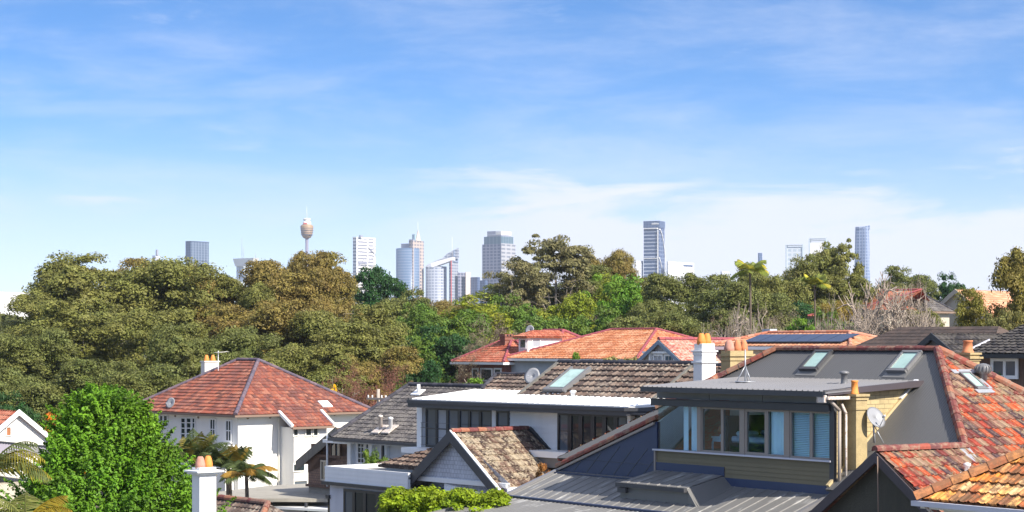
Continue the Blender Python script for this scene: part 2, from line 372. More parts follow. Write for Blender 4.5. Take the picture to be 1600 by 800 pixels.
def pot(par, fr, s, t, z, r=.11, h=.34, mat='pot', sq=1.0, wide=True):
    mb = MB(); prof = [(r * 1.15, -.05), (r * 1.15, .04), (r, .05), (r * .82, h * .85), (r * .95, h * .88), (r * .95, h), (r * .72, h), (r * .7, h - .1)] if wide else \
        [(r * 1.1, -.05), (r * 1.05, h * .3), (r * .8, h * .75), (r * .45, h), (r * .3, h), (r * .3, h - .08)]
    mb.lathe((s, t, z), prof, 14); return sub(mb, 'chimney_pot', mat, par, fr)
def chimney(par, fr, s0, s1, t0, t1, zb, zt, mat='cream_render', bands=((0, .06, .12),), pots=(), name='chimney', bump=False, bev=.008):
    """shaft plus projecting courses; bands = (distance below top, height, projection)"""
    mb = MB(); ed = 0.0; cur = zt
    for d, h, pr in bands:
        if zt - d < cur - .001: mb.box(s0, s1, t0, t1, zt - d, cur)
        mb.box(s0 - pr, s1 + pr, t0 - pr, t1 + pr, zt - d - h, zt - d); cur = zt - d - h
    mb.box(s0, s1, t0, t1, zb, cur)
    o = mb.build(name, MATS[mat], par, fr)
    for p in pots: pot(o, fr, *p)
    return o
def dish(name, label, fr, p, r, look, mast=.5, mat='dish_grey', group='satellite dishes', foot=None, arms=True):
    """satellite dish on a bent mast; own thing, top-level"""
    f2 = Frame(800, 1, math.degrees(fr.a), 0); w = fr.world(p); f2.X, f2.Y = w.x, w.y; f2.zb = w.z - mast
    th = thing(name, f2, label, 'satellite dish', group); lk_ = Vector(look).normalized()
    mb = MB(); mb.lathe((0, 0, w.z), [(r, .16 * r * 1.0), (r * 1.02, .17 * r), (r * .75, .10 * r), (r * .45, .035 * r), (.002, 0.0), (.002, -.02), (r * .5, .005), (r * .98, .15 * r)], 28, axis=lk_, close=False); mb.build('reflector', MATS[mat], th, f2)
    mb = MB(); c = Vector((0, 0, w.z)); mb.tube(c - lk_ * .02, c - lk_ * .09, r * .18, n=10); mb.tube(c - lk_ * .08, Vector((0, 0, f2.zb)) - lk_ * .08 * Vector((1, 1, 0)).length * 0, .022)
    mb.tube(c - lk_ * .07 + Vector((0, 0, -.1)), Vector((.18, .12, f2.zb)), .012); mb.tube(c - lk_ * .07 + Vector((0, 0, -.1)), Vector((-.16, .12, f2.zb)), .012)
    mb.build('mast', MATS['galv'], th, f2)
    if arms:
        dn = (Vector((0, 0, -1)) - lk_ * lk_.z * -1).normalized(); e = c + lk_ * r * 1.15 + dn * r * .35
        mb = MB(); mb.tube(c + dn * r * .95, e, .011); mb.tube(e, e - lk_ * .09, .03, n=8); mb.build('feed_arm', MATS['galv'], th, f2)
    return th
def hip_roof(par, fr, s0, s1, t0, t1, ze, ps, pt, mat, cap, ga=.25, gb=.34, prof=ROLLS, hips=(1, 1), r=.11, name='roof', ridge_z=None, lift=.03):
    """roof over s0..s1 x t0..t1, ridge parallel to s; hips=(far end, near end) 1 hip 0 gable. Faces are one part each side"""
    tm = (t0 + t1) / 2; hr = (t1 - t0) / 2 * pt; L0 = hr / ps if hips[0] else 0; L1 = hr / ps if hips[1] else 0
    a = Vector((s0, t0, ze)); b = Vector((s1, t0, ze)); c = Vector((s1, t1, ze)); d = Vector((s0, t1, ze))
    e = Vector((s0 + L0, tm, ze + hr)); f = Vector((s1 - L1, tm, ze + hr)); mb = MB()
    field(mb, [a, b, f, e], ga=ga, gb=gb, prof=prof, lift=lift); field(mb, [c, d, e, f], ga=ga, gb=gb, prof=prof, lift=lift)
    if hips[1]: field(mb, [b, c, f], ga=ga, gb=gb, prof=prof, lift=lift)
    if hips[0]: field(mb, [d, a, e], ga=ga, gb=gb, prof=prof, lift=lift)
    o = mb.build(name, MATS[mat], par, fr, recalc=False)
    mc = MB(); caps(mc, e, f, r)
    for p, q, k in ((a, e, hips[0]), (d, e, hips[0]), (b, f, hips[1]), (c, f, hips[1])):
        if k: caps(mc, p, q, r)
    if len(mc.bm.faces): sub(mc, 'ridge_capping', cap, o, fr)
    return o, e, f
def gutter(par, fr, p, q, mat='gutter_grey', w=.11, h=.10, name='gutter'):
    mb = MB(); mb.beam(p, q, w, h); return mb.build(name, MATS[mat], par, fr)
# palette
paint('white_paint', (.78, .78, .77), .6, .07, 1.0, sc=(2, 2, .4), stain=(.60, .58, .54), stain_amt=.12, bump=.15, bs=30)
paint('white_stucco', (.80, .78, .73), .85, .08, .8, sc=(1.6, 1.6, .3), bump=.4, bs=25, stain=(.55, .52, .46), stain_amt=.15)
paint('cream_stucco', (.74, .71, .64), .85, .06, .6, bump=.3, bs=20)
paint('cream_render', (.62, .55, .42), .85, .2, 2.5, bump=.5, bs=20, stain=(.3, .27, .2), stain_amt=.35)
paint('white_trim', (.80, .80, .79), .5, .04)
paint('dark_trim', (.022, .024, .028), .4, .1)
paint('black_frame', (.012, .013, .016), .35, .1)
paint('charcoal_fascia', (.055, .055, .06), .5, .15)
paint('plum_barge', (.060, .048, .055), .55, .15)
paint('olive_board', (.175, .145, .080), .6, .12, 2)
paint('olive_render', (.15, .125, .075), .9, .25, 4, bump=1.0, bs=26)
paint('dark_olive', (.062, .057, .042), .8, .22, 2.0, sc=(1.5, 1.5, .4), bump=.5, stain=(.10, .095, .075), stain_amt=.25)
paint('yellow_trim', (.50, .39, .21), .6, .1)
paint('chimney_gold', (.39, .30, .15), .8, .22, 5, bump=.6, bs=30, stain=(.22, .17, .09), stain_amt=.3)
paint('taupe_frame', (.30, .255, .22), .5, .08)
paint('lilac_sill', (.55, .55, .62), .4, .08)
paint('roof_grey', (.15, .147, .14), .42, .10, .5, metal=.0, stain=(.42, .42, .40), stain_amt=.04, spec=.6)
paint('roof_grey_main', (.085, .084, .083), .42, .07, .7, spec=.6)
paint('roof_light_metal', (.175, .172, .178), .33, .08, .4, spec=.7, stain=(.14, .13, .13), stain_amt=.1)
paint('roof_worn', (.165, .160, .152), .5, .12, .9, sc=(1.6, .35, 1), stain=(.38, .375, .36), stain_amt=.40, spec=.3)
paint('flash_navy', (.030, .046, .105), .45, .15, 1)
paint('white_metal_roof', (.80, .80, .79), .4, .05, .5)
paint('gutter_grey', (.16, .16, .165), .4, .15)
paint('galv', (.42, .43, .45), .4, .15, 3, metal=.4)
paint('dish_grey', (.27, .275, .29), .45, .12, 3)
paint('pot', (.52, .20, .09), .8, .3, 8, bump=.2)
paint('pot_pink', (.48, .24, .18), .85, .3, 8, bump=.2)
paint('pot_orange', (.72, .25, .05), .7, .2, 8)
paint('concrete', (.30, .28, .24), .9, .2, 1.0, bump=.3, stain=(.18, .16, .13), stain_amt=.3)
paint('timber_brown', (.14, .085, .06), .85, .5, 3, sc=(6, 6, .6), bump=.5, bs=10)
paint('shingle_brown', (.15, .10, .075), .9, .4, 6, bump=.6)
paint('wood_grey', (.16, .15, .13), .85, .3, 2, sc=(5, 5, .5))
paint('lavender_stucco', (.62, .62, .65), .85, .12, 1.2, sc=(1.8, 1.8, .3), stain=(.42, .41, .42), stain_amt=.2, bump=.3)
paint('blue_barge', (.20, .26, .33), .6, .1)
paint('slate_blue_wall', (.42, .46, .50), .8, .1)
paint('grey_board', (.45, .43, .40), .8, .25, 3, sc=(6, 6, .5))
paint('rust_white', (.60, .55, .50), .6, .3, 9, stain=(.32, .15, .06), stain_amt=.5)
paint('interior_wall', (.45, .42, .38), .8, .05)
paint('interior_floor', (.20, .13, .08), .5, .2)
paint('curtain', (.90, .92, .92), .8, .05, 3)
paint('blind_white', (.90, .92, .92), .6, .05)
paint('dark_fabric', (.03, .03, .035), .9, .2)
paint('lamp_orange', (.50, .17, .05), .7, .1)
paint('bark_pale', (.36, .31, .26), .9, .3, 2, bump=.5)
paint('bark_dark', (.13, .10, .075), .95, .3, 2, bump=.6)
paint('bark_bare', (.33, .27, .22), .95, .25, 1.5)
paint('stucco_beige', (.50, .45, .36), .9, .15, 1.5)
paint('solar_blue', (.022, .03, .06), .15, .1, 1, spec=.8)
paint('skylight_glass', (.36, .52, .46), .12, .3, 1.4, spec=.9)
paint('skylight_glass_pale', (.40, .56, .50), .2, .35, 2.2, spec=.9)
paint('lichen_orange', (.30, .17, .05), .95, .4, 6)
paint('cable', (.22, .15, .11), .8, .1)
glassmat('dark_glass'); glassmat('blue_glass', (.05, .10, .15)); glassmat('mid_glass', (.10, .12, .14), .05, .7)
clearglass('window_glass', (.84, .95, 1.0), .04)
brickmat('yellow_brick', (.49, .385, .20), (.40, .315, .165), (.25, .20, .11), .33, .115)
brickmat('red_brick', (.26, .075, .045), (.19, .06, .04), (.26, .2, .17), .24, .086)
brickmat('shingle_paint', (.58, .60, .66), (.52, .54, .60), (.36, .38, .44), .16, .15, .6, 1.0)
brickmat('brown_shingle', (.24, .15, .11), (.15, .10, .075), (.07, .05, .04), .2, .12)
tilemat('tile_red', [(.30, .05, .03), (.38, .085, .04), (.13, .05, .042), (.24, .11, .075), (.085, .048, .05), (.50, .10, .035), (.27, .15, .105), (.17, .04, .034), (.42, .08, .03), (.12, .075, .068), (.30, .19, .13), (.20, .075, .05)], (.30, .22, .13), .15)
tilemat('cap_red', [(.20, .055, .045), (.15, .045, .042), (.29, .07, .045), (.12, .042, .045), (.30, .12, .07)], (.26, .17, .12), .18, interp='LINEAR')
tilemat('tile_orange', [(.62, .20, .04), (.72, .30, .07), (.38, .11, .035), (.55, .24, .09), (.72, .38, .13), (.26, .10, .05), (.66, .22, .035), (.50, .17, .05), (.70, .42, .20)], (.12, .07, .035), .28)
tilemat('cap_orange', [(.50, .19, .06), (.60, .28, .11), (.40, .15, .07)], (.25, .12, .06), .3, interp='LINEAR')
tilemat('tile_white_house', [(.27, .075, .045), (.19, .058, .04), (.32, .105, .06), (.13, .05, .038), (.25, .085, .055), (.34, .14, .09)], (.16, .07, .06), .2)
tilemat('cap_slate', [(.13, .11, .14), (.10, .08, .11), (.17, .12, .14)], interp='LINEAR')
tilemat('tile_brown', [(.125, .083, .065), (.09, .062, .05), (.16, .11, .085), (.105, .078, .066), (.19, .14, .11), (.07, .05, .044)], (.30, .25, .20), .08)
tilemat('tile_mossy', [(.12, .07, .05), (.08, .05, .038), (.155, .095, .068), (.24, .18, .125), (.06, .04, .033)], (.40, .33, .23), .22, lscale=2.2)
tilemat('tile_lichen', [(.16, .10, .06), (.22, .12, .06), (.11, .075, .05)], (.42, .20, .05), .55, lscale=1.0)
tilemat('tile_slate', [(.075, .068, .070), (.055, .050, .052), (.105, .095, .092), (.085, .075, .072)], (.20, .18, .16), .22, lscale=2.5)
tilemat('cap_dark', [(.05, .05, .062), (.075, .07, .085), (.035, .035, .045)], interp='LINEAR')
tilemat('tile_bright_red', [(.34, .085, .045), (.29, .07, .04), (.40, .12, .065), (.31, .09, .05)], (.5, .22, .14), .15)
tilemat('cap_bright', [(.36, .085, .08), (.28, .07, .09)], interp='LINEAR')
tilemat('tile_terracotta', [(.42, .14, .052), (.34, .11, .045), (.47, .18, .08), (.38, .13, .055)], (.62, .34, .20), .2)
tilemat('tile_salmon', [(.62, .30, .17), (.56, .25, .13), (.66, .36, .22)], (.4, .2, .12), .2)
tilemat('tile_dark_brown', [(.085, .06, .048), (.07, .05, .042), (.10, .07, .056)], (.05, .04, .035), .2, interp='LINEAR')
tilemat('tile_black', [(.022, .02, .022), (.035, .03, .032), (.016, .015, .017)], (.09, .08, .07), .35)
leafmat('leaf', .28, .22, .02); leafmat('leaf_fresh', .35, .30, .012); leafmat('leaf_dry', .3, .35, .03)
# ================================================================ GROUND
def ground_h(x, y):
    d = math.hypot(x, y); h = -11.0
    if y > 110: h += min(5.5, (y - 110) * .045)
    if y > 420: h -= min(60, (y - 420) * .05)
    return h
def build_ground():
    bm = bmesh.new(); ys = [-3000, -800, -200, -60, 0, 30, 60, 90, 110, 130, 160, 190, 220, 260, 300, 350, 420, 520, 700, 1000, 1600, 2600, 4500, 9000]
    xs = [-6000, -2500, -1200, -600, -300, -150, -80, -40, 0, 40, 80, 150, 300, 600, 1200, 2500, 6000]
    V = [[bm.verts.new((x, y, ground_h(x, y))) for x in xs] for y in ys]
    for j in range(len(ys) - 1):
        for i in range(len(xs) - 1): bm.faces.new((V[j][i], V[j][i + 1], V[j + 1][i + 1], V[j + 1][i])).smooth = True
    me = bpy.data.meshes.new('ground'); bm.to_mesh(me); bm.free()
    m = paint('ground_mat', (.10, .098, .065), .95, .35, .15, bump=.3, bs=2, stain=(.14, .11, .07), stain_amt=.4); me.materials.append(m)
    o = bpy.data.objects.new('ground', me); COL.objects.link(o); tag(o, None, None, kind='structure')
build_ground()
# ================================================================ HOUSE A : grey metal roof, glazed dormer, red tiles
A = Frame(1303, 48.0, 54)
def houseA():
    fr = A
    h = thing('house', fr, 'nearest olive house with grey metal roofs, glazed dormer and mixed red tiled hip', 'house')
    mp = lambda s, t: Vector((s, t, -3.35 + .8 * t))          # main slope facing -t
    tf = lambda s, t: Vector((s, t, -.265 - .677 * s))         # tiled slope facing +s
    P0 = Vector((-.17, 4, -.15)); Pf = Vector((-6.18, 4, -.15)); P1 = Vector((3.24, 1.11, -2.462))
    # body walls
    mb = MB(); mb.box(-11.1, 3.9, .25, 7.4, -11, -4.3); mb.box(1.2, 5.9, -1.69, 7.6, -11, -4.75); mb.build('wall', MATS['dark_olive'], h, fr)
    # main metal slope with fine ribs
    RB = [(0, 0), (.38, 0), (.5, .008), (.62, 0), (1, 0)]
    def f(mb):
        field(mb, [mp(-11.4, 0), mp(-6.82, 0), mp(-6.82, 3.51)], ga=.085, gb=None, prof=RB, lift=0, slab=.05)
        field(mb, [mp(-6.82, 2.95), mp(0, 2.95), mp(0, 4), mp(-6.18, 4), mp(-6.82, 3.51)], ga=.085, gb=None, prof=RB, lift=0, slab=.05)
        field(mb, [mp(0, -.3), mp(4.9, -.3), mp(3.24, 1.11), mp(0, 3.86)], ga=.085, gb=None, prof=RB, lift=0, slab=.05)
    obj(f, 'metal_roof_slope', 'roof_grey_main', h, fr, recalc=False)
    # tiled slope(s)
    def f(mb):
        field(mb, [P0, P1, tf(3.24, 6.9)], ga=.25, gb=.345, prof=ROLL, lift=.032, jitter=.004)
        field(mb, [tf(3.24, -1.93), tf(7.2, -1.93), tf(7.2, 10.3), tf(3.24, 6.9)], ga=.25, gb=.345, prof=ROLL, lift=.032, jitter=.004)
    o = obj(f, 'tiled_roof', 'tile_red', h, fr, recalc=False)
    def f(mb):
        field(mb, [(3.24, -1.93, -2.46), (3.24, 1.11, -2.46), (1.0, -1.04, -4.18), (1.0, -1.93, -4.18)], prof=ROLLS)
        field(mb, [P0, Pf, (-11.8, 9.0, -4.15), (6.0, 9.3, -4.33)], prof=ROLLS)
        field(mb, [Pf, (-11.4, 0, -3.35), (-11.4, 8.6, -3.35)], prof=ROLLS)
    obj(f, 'tiled_roof', 'tile_red', h, fr, recalc=False)
    def f(mb):
        caps(mb, Pf + Vector((0, 0, .0)), P0 + Vector((0, 0, .0)), .10, .36); caps(mb, P1, P0, .12, .36); caps(mb, P1 + Vector((0, .1, 0)), (3.24, -1.95, -2.45), .11, .36)
        caps(mb, (6.4, 9.58, -4.6), P0, .13, .40); caps(mb, mp(-9.0, 1.85), Pf, .12, .40)
    sub(MB_from(f), 'ridge_capping', 'cap_red', o, fr)
    # mortar bedding under the caps on the near hip and lead patch where ridges meet
    mb = MB(); mb.prism([tf(3.25, 1.25), tf(3.25, .8), tf(3.72, .75), tf(3.78, 1.05)], (0, 0, .05)); mb.build('lead_flashing', MATS['galv'], h, fr)
    # pale flashing strip down the far hip (blue wall top)
    # vertical party wall in dark metal left of the dormer, tile capping on its raking top
    wt = lambda s: -3.68 + (s + 11.35) * .345
    mb = MB(); mb.prism([(-11.35, 0, -4.0), (-6.82, 0, -4.0), (-6.82, 0, wt(-6.82)), (-11.35, 0, wt(-11.35))], (0, .12, 0)); o = mb.build('party_wall', MATS['flash_navy'], h, fr)
    mb = MB()
    for i in range(7):
        x = -10.6 + i * .62; ln = min(.9, (wt(-6.9) + 3.72) * 1.0, (x + 11.3) * .5); ln = min(ln, (-6.85 - x)); mb.beam((x, -.004, -3.70), (x + ln, -.004, -3.70 + ln * .9), .012, .012)
    sub(mb, 'wall_seam', 'roof_grey_main', o, fr)
    mb = MB(); mb.beam((-11.4, -.03, wt(-11.4) - .02), (-6.9, -.03, wt(-6.9) - .02), .07, .07); sub(mb, 'wall_flashing', 'taupe_frame', o, fr)
    mb = MB(); caps(mb, (-11.42, .06, wt(-11.42) + .04), (-6.86, .06, wt(-6.86) + .04), .13, .36); caps(mb, (-6.84, .06, wt(-6.84) + .04), mp(-7.6, 3.0) + Vector((0, 0, .02)), .10, .36); sub(mb, 'tile_capping', 'cap_red', o, fr)
    # ---- dormer
    ZE = -1.15; sk = lambda s, t: Vector((s, t, ZE + .06 * (t + .6)))
    def f(mb):
        field(mb, [sk(-6.80, -.6), sk(.30, -.6), sk(.30, .1), sk(.08, 3.0), sk(-6.80, 3.0)], ga=.20, gb=None, prof=[(0, 0), (.4, 0), (.44, .03), (.56, .03), (.6, 0), (1, 0)], lift=0, slab=.045)
    obj(f, 'dormer_roof', 'roof_light_metal', h, fr, recalc=False)
    mb = MB(); mb.box(-6.80, .22, -.62, -.50, -1.27, -1.135); mb.build('gutter', MATS['charcoal_fascia'], h, fr)
    mb = MB(); mb.box(-6.78, 0, -.50, 0.0, -1.26, -1.20); mb.build('eave_soffit', MATS['charcoal_fascia'], h, fr)
    mb = MB(); mb.prism([(.02, -.5, -1.24), (.02, -.5, -1.11), (.02, 2.98, -.90), (.02, 2.98, -1.06)], (.26, 0, 0)); mb.build('verge_capping', MATS['plum_barge'], h, fr)
    # head panel and pelmet above the glass
    mb = MB(); x = -6.78
    for a, b in ((-6.78, -4.62), (-4.60, -2.55), (-2.53, -.1)): mb.box(a, b, -.03, .06, -1.46, -1.20)
    mb.build('head_panel', MATS['gutter_grey'], h, fr)
    mb = MB(); mb.box(-6.90, -.02, -.17, .06, -1.66, -1.47); mb.box(-6.90, -.02, -.19, -.16, -1.50, -1.46); mb.build('blind_box', MATS['charcoal_fascia'], h, fr, bevel=.01)
    # glazing posts
    T = lambda px: fr.T(px, 600, 0)[0]
    zs, zh = -2.87, -1.66
    def win(x0, x1, cl=None, w=.055, mat='taupe_frame', nm='window'):
        a, b = T(x0), T(x1); mb = MB(); mb.box(a, b, -.03, .05, zh - w, zh); mb.box(a, b, -.03, .05, zs, zs + w)
        mb.box(a, a + w, -.03, .05, zs + w, zh - w); mb.box(b - w, b, -.03, .05, zs + w, zh - w); o = mb.build(nm, MATS[mat], h, fr)
        mb = MB(); mb.box(a + w, b - w, .0, .008, zs + w, zh - w); sub(mb, 'pane', 'window_glass', o, fr)
    a, b = T(1029), T(1091)
    mb = MB(); mb.box(a, b, .0, .010, zs, zh); mb.build('corner_glass', MATS['window_glass'], h, fr)
    mb = MB(); mb.box(-6.79, -6.78, .02, 1.05, zs, zh); mb.build('corner_glass', MATS['window_glass'], h, fr)
    for x0, x1 in ((1091, 1097), (1158.5, 1165), (1228, 1235.5), (1300.5, 1304)): mb = MB(); mb.box(T(x0), T(x1), -.05, .07, zs, zh); mb.build('window_post', MATS['taupe_frame'], h, fr)
    for x0, x1 in ((1097, 1129.5), (1129.5, 1158.5), (1165, 1199), (1199, 1228), (1235.5, 1268.5), (1268.5, 1300.5)): win(x0, x1, w=.05 if x0 != 1165 else .075)
    # curtains and blinds
    def curtain(x0, x1, t, n):
        a, b = T(x0), T(x1); mb = MB(); k = n * 6; pts = []
        for i in range(k + 1):
            u = i / k; pts.append((a + (b - a) * u, t + .035 * math.sin(u * n * 6.283) + .012 * math.sin(u * 17)))
        lo = [mb.bm.verts.new((x, y, zs)) for x, y in pts]; hi = [mb.bm.verts.new((x * .985 + a * .015, y, zh + .02)) for x, y in pts]
        for i in range(k): ff = mb.face([lo[i], lo[i + 1], hi[i + 1], hi[i]]); ff.smooth = True
        mb.build('curtain', MATS['curtain'], h, fr)
    curtain(1064, 1072, .10, 2); curtain(1075, 1090, .13, 3); curtain(1201, 1229, .10, 5)
    for x0, x1 in ((1236, 1268), (1269, 1300)):
        a, b = T(x0), T(x1); mb = MB(); z = zs + .04
        while z < zh: mb.prism([(a, .075, z), (b, .075, z), (b, .105, z + .035), (a, .105, z + .035)], (0, .002, 0)); z += .045
        mb.build('venetian_blind', MATS['blind_white'], h, fr)
    # room shell
    mb = MB(); mb.box(-6.7, -.02, .2, 2.7, -2.98, -2.93); mb.build('room_floor', MATS['interior_floor'], h, fr)
    mb = MB(); mb.box(-6.7, -.02, 2.62, 2.7, -2.93, -1.1); mb.box(-2.62, -2.55, .25, 2.6, -2.93, -1.16); mb.build('room_wall', MATS['interior_wall'], h, fr)
    # sill, boards, flashing
    mb = MB(); mb.box(-6.86, .0, -.14, .05, -2.915, -2.872); mb.build('sill', MATS['lilac_sill'], h, fr)
    mb = MB(); mb.box(-6.86, -6.80, -.08, .02, -3.52, -2.93); mb.build('corner_trim', MATS['taupe_frame'], h, fr)
    def f(mb): field(mb, [(-6.80, -.01, -3.75), (0, -.01, -3.75), (0, -.01, -2.915), (-6.80, -.01, -2.915)], out=(0, -1, 0), ga=None, gb=.115, prof=FLAT, lift=.018, slab=.05)
    obj(f, 'weatherboards', 'olive_board', h, fr, recalc=False)
    def f(mb): mb.box(-6.80, -4.0, -.055, -.02, -3.50, -3.24); mb.box(-4.0, .03, -.055, -.02, -3.80, -3.52)
    obj(f, 'base_flashing', 'flash_navy', h, fr)
    # end wall (painted brick) and raked flashing
    mb = MB(); mb.prism([(-.10, -.02, -3.9), (-.10, -.02, -1.2), (-.10, 3.0, -1.0), (-.10, 2.98, -.97), (-.10, 0, -3.38)], (.10, 0, 0)); mb.build('end_wall', MATS['yellow_brick'], h, fr)
    mb = MB(); mb.beam(mp(.03, -.25) + Vector((0, 0, .05)), mp(.03, 2.9) + Vector((0, 0, .05)), .09, .07); mb.build('raked_flashing', MATS['yellow_trim'], h, fr)
    mb = MB(); mb.beam(mp(.03, 2.35) + Vector((0, 0, .11)), mp(.03, 2.98) + Vector((0, 0, .08)), .14, .03); mb.build('raked_flashing', MATS['white_metal_roof'], h, fr)
    # corner post, downpipe, rainhead
    mb = MB(); mb.box(-.06, .10, -.10, .0, -3.95, -1.25); mb.build('corner_post', MATS['charcoal_fascia'], h, fr)
    mb = MB(); mb.tube((.22, -.03, -3.9), (.22, -.03, -1.62), .045); mb.tube((.22, -.03, -1.62), (.20, -.35, -1.36), .045); mb.build('downpipe', MATS['taupe_frame'], h, fr)
    mb = MB(); mb.box(-.02, .26, -.60, -.50, -1.42, -1.22); mb.box(.10, .34, -.54, .26, -1.35, -1.26); mb.build('gutter_end', MATS['rust_white'], h, fr, bevel=.015)
    mb = MB(); mb.tube((.30, .12, -3.6), (.30, .12, -1.7), .03); mb.tube((.30, .12, -1.7), (.16, .1, -1.45), .04); mb.build('waste_pipe', MATS['rust_white'], h, fr)
    # chimney on the end wall
    c = chimney(h, fr, .02, .48, .29, .68, -3.8, -1.21, 'chimney_gold', ((0, .06, .05), (.10, .05, .03), (.34, .05, .03)))
    pot(c, fr, .30, .42, -1.21, .095, .34, 'pot_orange'); pot(c, fr, .12, .60, -1.21, .07, .26, 'pot_orange')
    # olive render panel on the shaft's shaded front
    # far chimney, olive with three pots
    p = fr.P(1123, 583, -3.35 + .8 * 0, 0, 0); b = Vector((0, 0, 0))
    k = (1141 - 800) / FP; Yc = 58.5; s, t = fr.st(k * Yc, Yc); zt = -(548 - HY) / FP * Yc
    c = chimney(h, fr, s - .42, s, t, t + .95, -3.2, zt, 'chimney_gold', ((.0, .03, -.0), (.10, .07, .05), (.24, .06, .03), (.58, .2, .02)))
    for i, (ds, dt, m_) in enumerate(((-.22, .16, 'pot_pink'), (-.2, .48, 'pot'), (-.22, .76, 'pot'))): pot(c, fr, s + ds, t + dt, zt, .15 if i == 0 else .12, .33, m_, wide=False)
    # right chimney, behind the tiled slope
    k = (1515.5 - 800) / FP; Yc = 56; s, t = fr.st(k * Yc, Yc); zt = -(551 - HY) / FP * Yc
    c = chimney(h, fr, s - .50, s, t, t + .42, -4, zt, 'chimney_gold', ((0, .06, .05), (.12, .06, .08), (.18, .06, .03)))
    pot(c, fr, s - .25, t + .2, zt, .155, .36, 'pot')
    # near gable end
    t0 = -1.70; zr = -2.46; hw = 3.3; pz = .73
    mb = MB(); mb.prism([(3.24 - hw, t0, zr - hw * pz - .1), (3.24, t0, zr - .1), (3.24 + hw, t0, zr - hw * pz - .1), (3.24 + hw, t0, -7), (3.24 - hw, t0, -7)], (0, .15, 0))
    mb.build('gable_wall', MATS['dark_olive'], h, fr)
    for sg in (-1, 1):
        mb = MB(); a = Vector((3.24, -1.98, zr + .02)); b = Vector((3.24 + sg * hw, -1.98, zr - hw * pz + .02)); w = .21 / math.cos(math.atan(pz))
        mb.prism([a, b, b - Vector((0, 0, w)), a - Vector((0, 0, w))], (0, .05, 0)); mb.build('barge_board', MATS['plum_barge'], h, fr)
        mb = MB(); d = Vector((0, .05, -.015)); a2, b2 = a + d, b + d
        mb.prism([a2, b2, b2 - Vector((0, 0, .03)), a2 - Vector((0, 0, .03))], (0, .3, 0)); mb.build('verge_soffit', MATS['dark_trim'], h, fr)
    mb = MB(); x = fr.T(1372, 730, -2.0); mb.tube((x[0], -2.02, x[2] + .25), (x[0] + .05, -2.02, x[2] - 2.2), .014, n=6); mb.build('cable', MATS['cable'], h, fr)
    # skylights in the metal slope
    for cx, cy in ((1277, 566), (1415, 568)):
        c = fr.P(cx, cy, -3.35, 0, .8); e2 = Vector((0, 1, .8)).normalized(); e1 = Vector((1, 0, 0)); n = e1.cross(e2)
        def quad(w, l, h0, h1, mb, off=(0, 0)):
            o = c + e1 * off[0] + e2 * off[1]; mb.prism([o - e1 * w - e2 * l + n * h0, o + e1 * w - e2 * l + n * h0, o + e1 * w + e2 * l + n * h0, o - e1 * w + e2 * l + n * h0], n * (h1 - h0))
        mb = MB(); quad(.40, .46, .015, .03, mb, (0.02, -.16)); fo = mb.build('skylight', MATS['roof_grey'], h, fr)
        mb = MB()
        for a_, b_, w_, l_ in ((-.30, 0, .04, .38), (.30, 0, .04, .38), (0, .38, .34, .04), (0, -.38, .34, .05)): quad(w_, l_, .03, .12, mb, (a_, b_))
        sub(mb, 'frame', 'charcoal_fascia' if cx < 1300 else 'gutter_grey', fo, fr)
        mb = MB(); quad(.27, .35, .05, .09, mb); sub(mb, 'pane', 'skylight_glass', fo, fr)
    # flue on the dormer roof
    q = fr.P(1319, 601, ZE + .036, 0, .06)
    mb = MB(); mb.lathe(q, [(.10, 0), (.085, .02), (.085, .27), (.13, .28), (.13, .33), (.05, .36)], 14); mb.build('flue', MATS['gutter_grey'], h, fr)
    # skylight, whirly vent and vent pipe in the tiles
    c = fr.P(1519, 598, -.265, -.677, 0); e2 = Vector((-1, 0, .677)).normalized(); e1 = Vector((0, 1, 0)); n = e1.cross(e2); n = n if n.z > 0 else -n
    def q2(mb, w, l, h0, h1, da=0, db=0):
        o = c + e1 * da + e2 * db; mb.prism([o - e1 * w - e2 * l + n * h0, o + e1 * w - e2 * l + n * h0, o + e1 * w + e2 * l + n * h0, o - e1 * w + e2 * l + n * h0], n * (h1 - h0))
    mb = MB(); q2(mb, .32, .08, .05, .075, 0, -.46); q2(mb, .50, .08, .05, .075, .1, .42); fo = mb.build('skylight', MATS['galv'], h, fr)
    mb = MB()
    for a_, b_, w_, l_ in ((-.18, 0, .03, .34), (.18, 0, .03, .34), (0, .34, .20, .03), (0, -.33, .20, .06)): q2(mb, w_, l_, .03, .10, a_, b_)
    sub(mb, 'frame', 'gutter_grey', fo, fr); mb = MB(); q2(mb, .16, .31, .05, .08); sub(mb, 'pane', 'skylight_glass', fo, fr)
    c = fr.P(1536, 594, -.265, -.677, 0)
    mb = MB(); mb.lathe(c, [(.11, -.1), (.11, .16), (.17, .18), (.20, .24), (.205, .32), (.17, .39), (.08, .43), (.01, .44)], 20)
    for i in range(16):
        th = i * .3927; d = Vector((math.cos(th), math.sin(th), 0)); mb.prism([c + d * .17 + Vector((0, 0, .19)), c + d * .225 + Vector((0, 0, .24)), c + d * .225 + Vector((0, 0, .34)), c + d * .15 + Vector((0, 0, .41))], d.cross(Vector((0, 0, 1))) * .01)
    mb.build('whirly_vent', MATS['gutter_grey'], h, fr)
    mb = MB(); o = c; c = fr.P(1533, 602, -.265, -.677, 0); q2(mb, .2, .22, .045, .06); mb.build('vent_flashing', MATS['galv'], h, fr)
    c = fr.P(1511, 745, -.265, -.677, 0)
    mb = MB(); mb.lathe(c, [(.06, -.05), (.06, .24), (.085, .25), (.085, .31), (.03, .33)], 12); fo = mb.build('vent_pipe', MATS['white_trim'], h, fr)
    mb = MB(); q2(mb, .15, .17, .045, .06, -.02, -.06); sub(mb, 'flashing', 'white_trim', fo, fr)
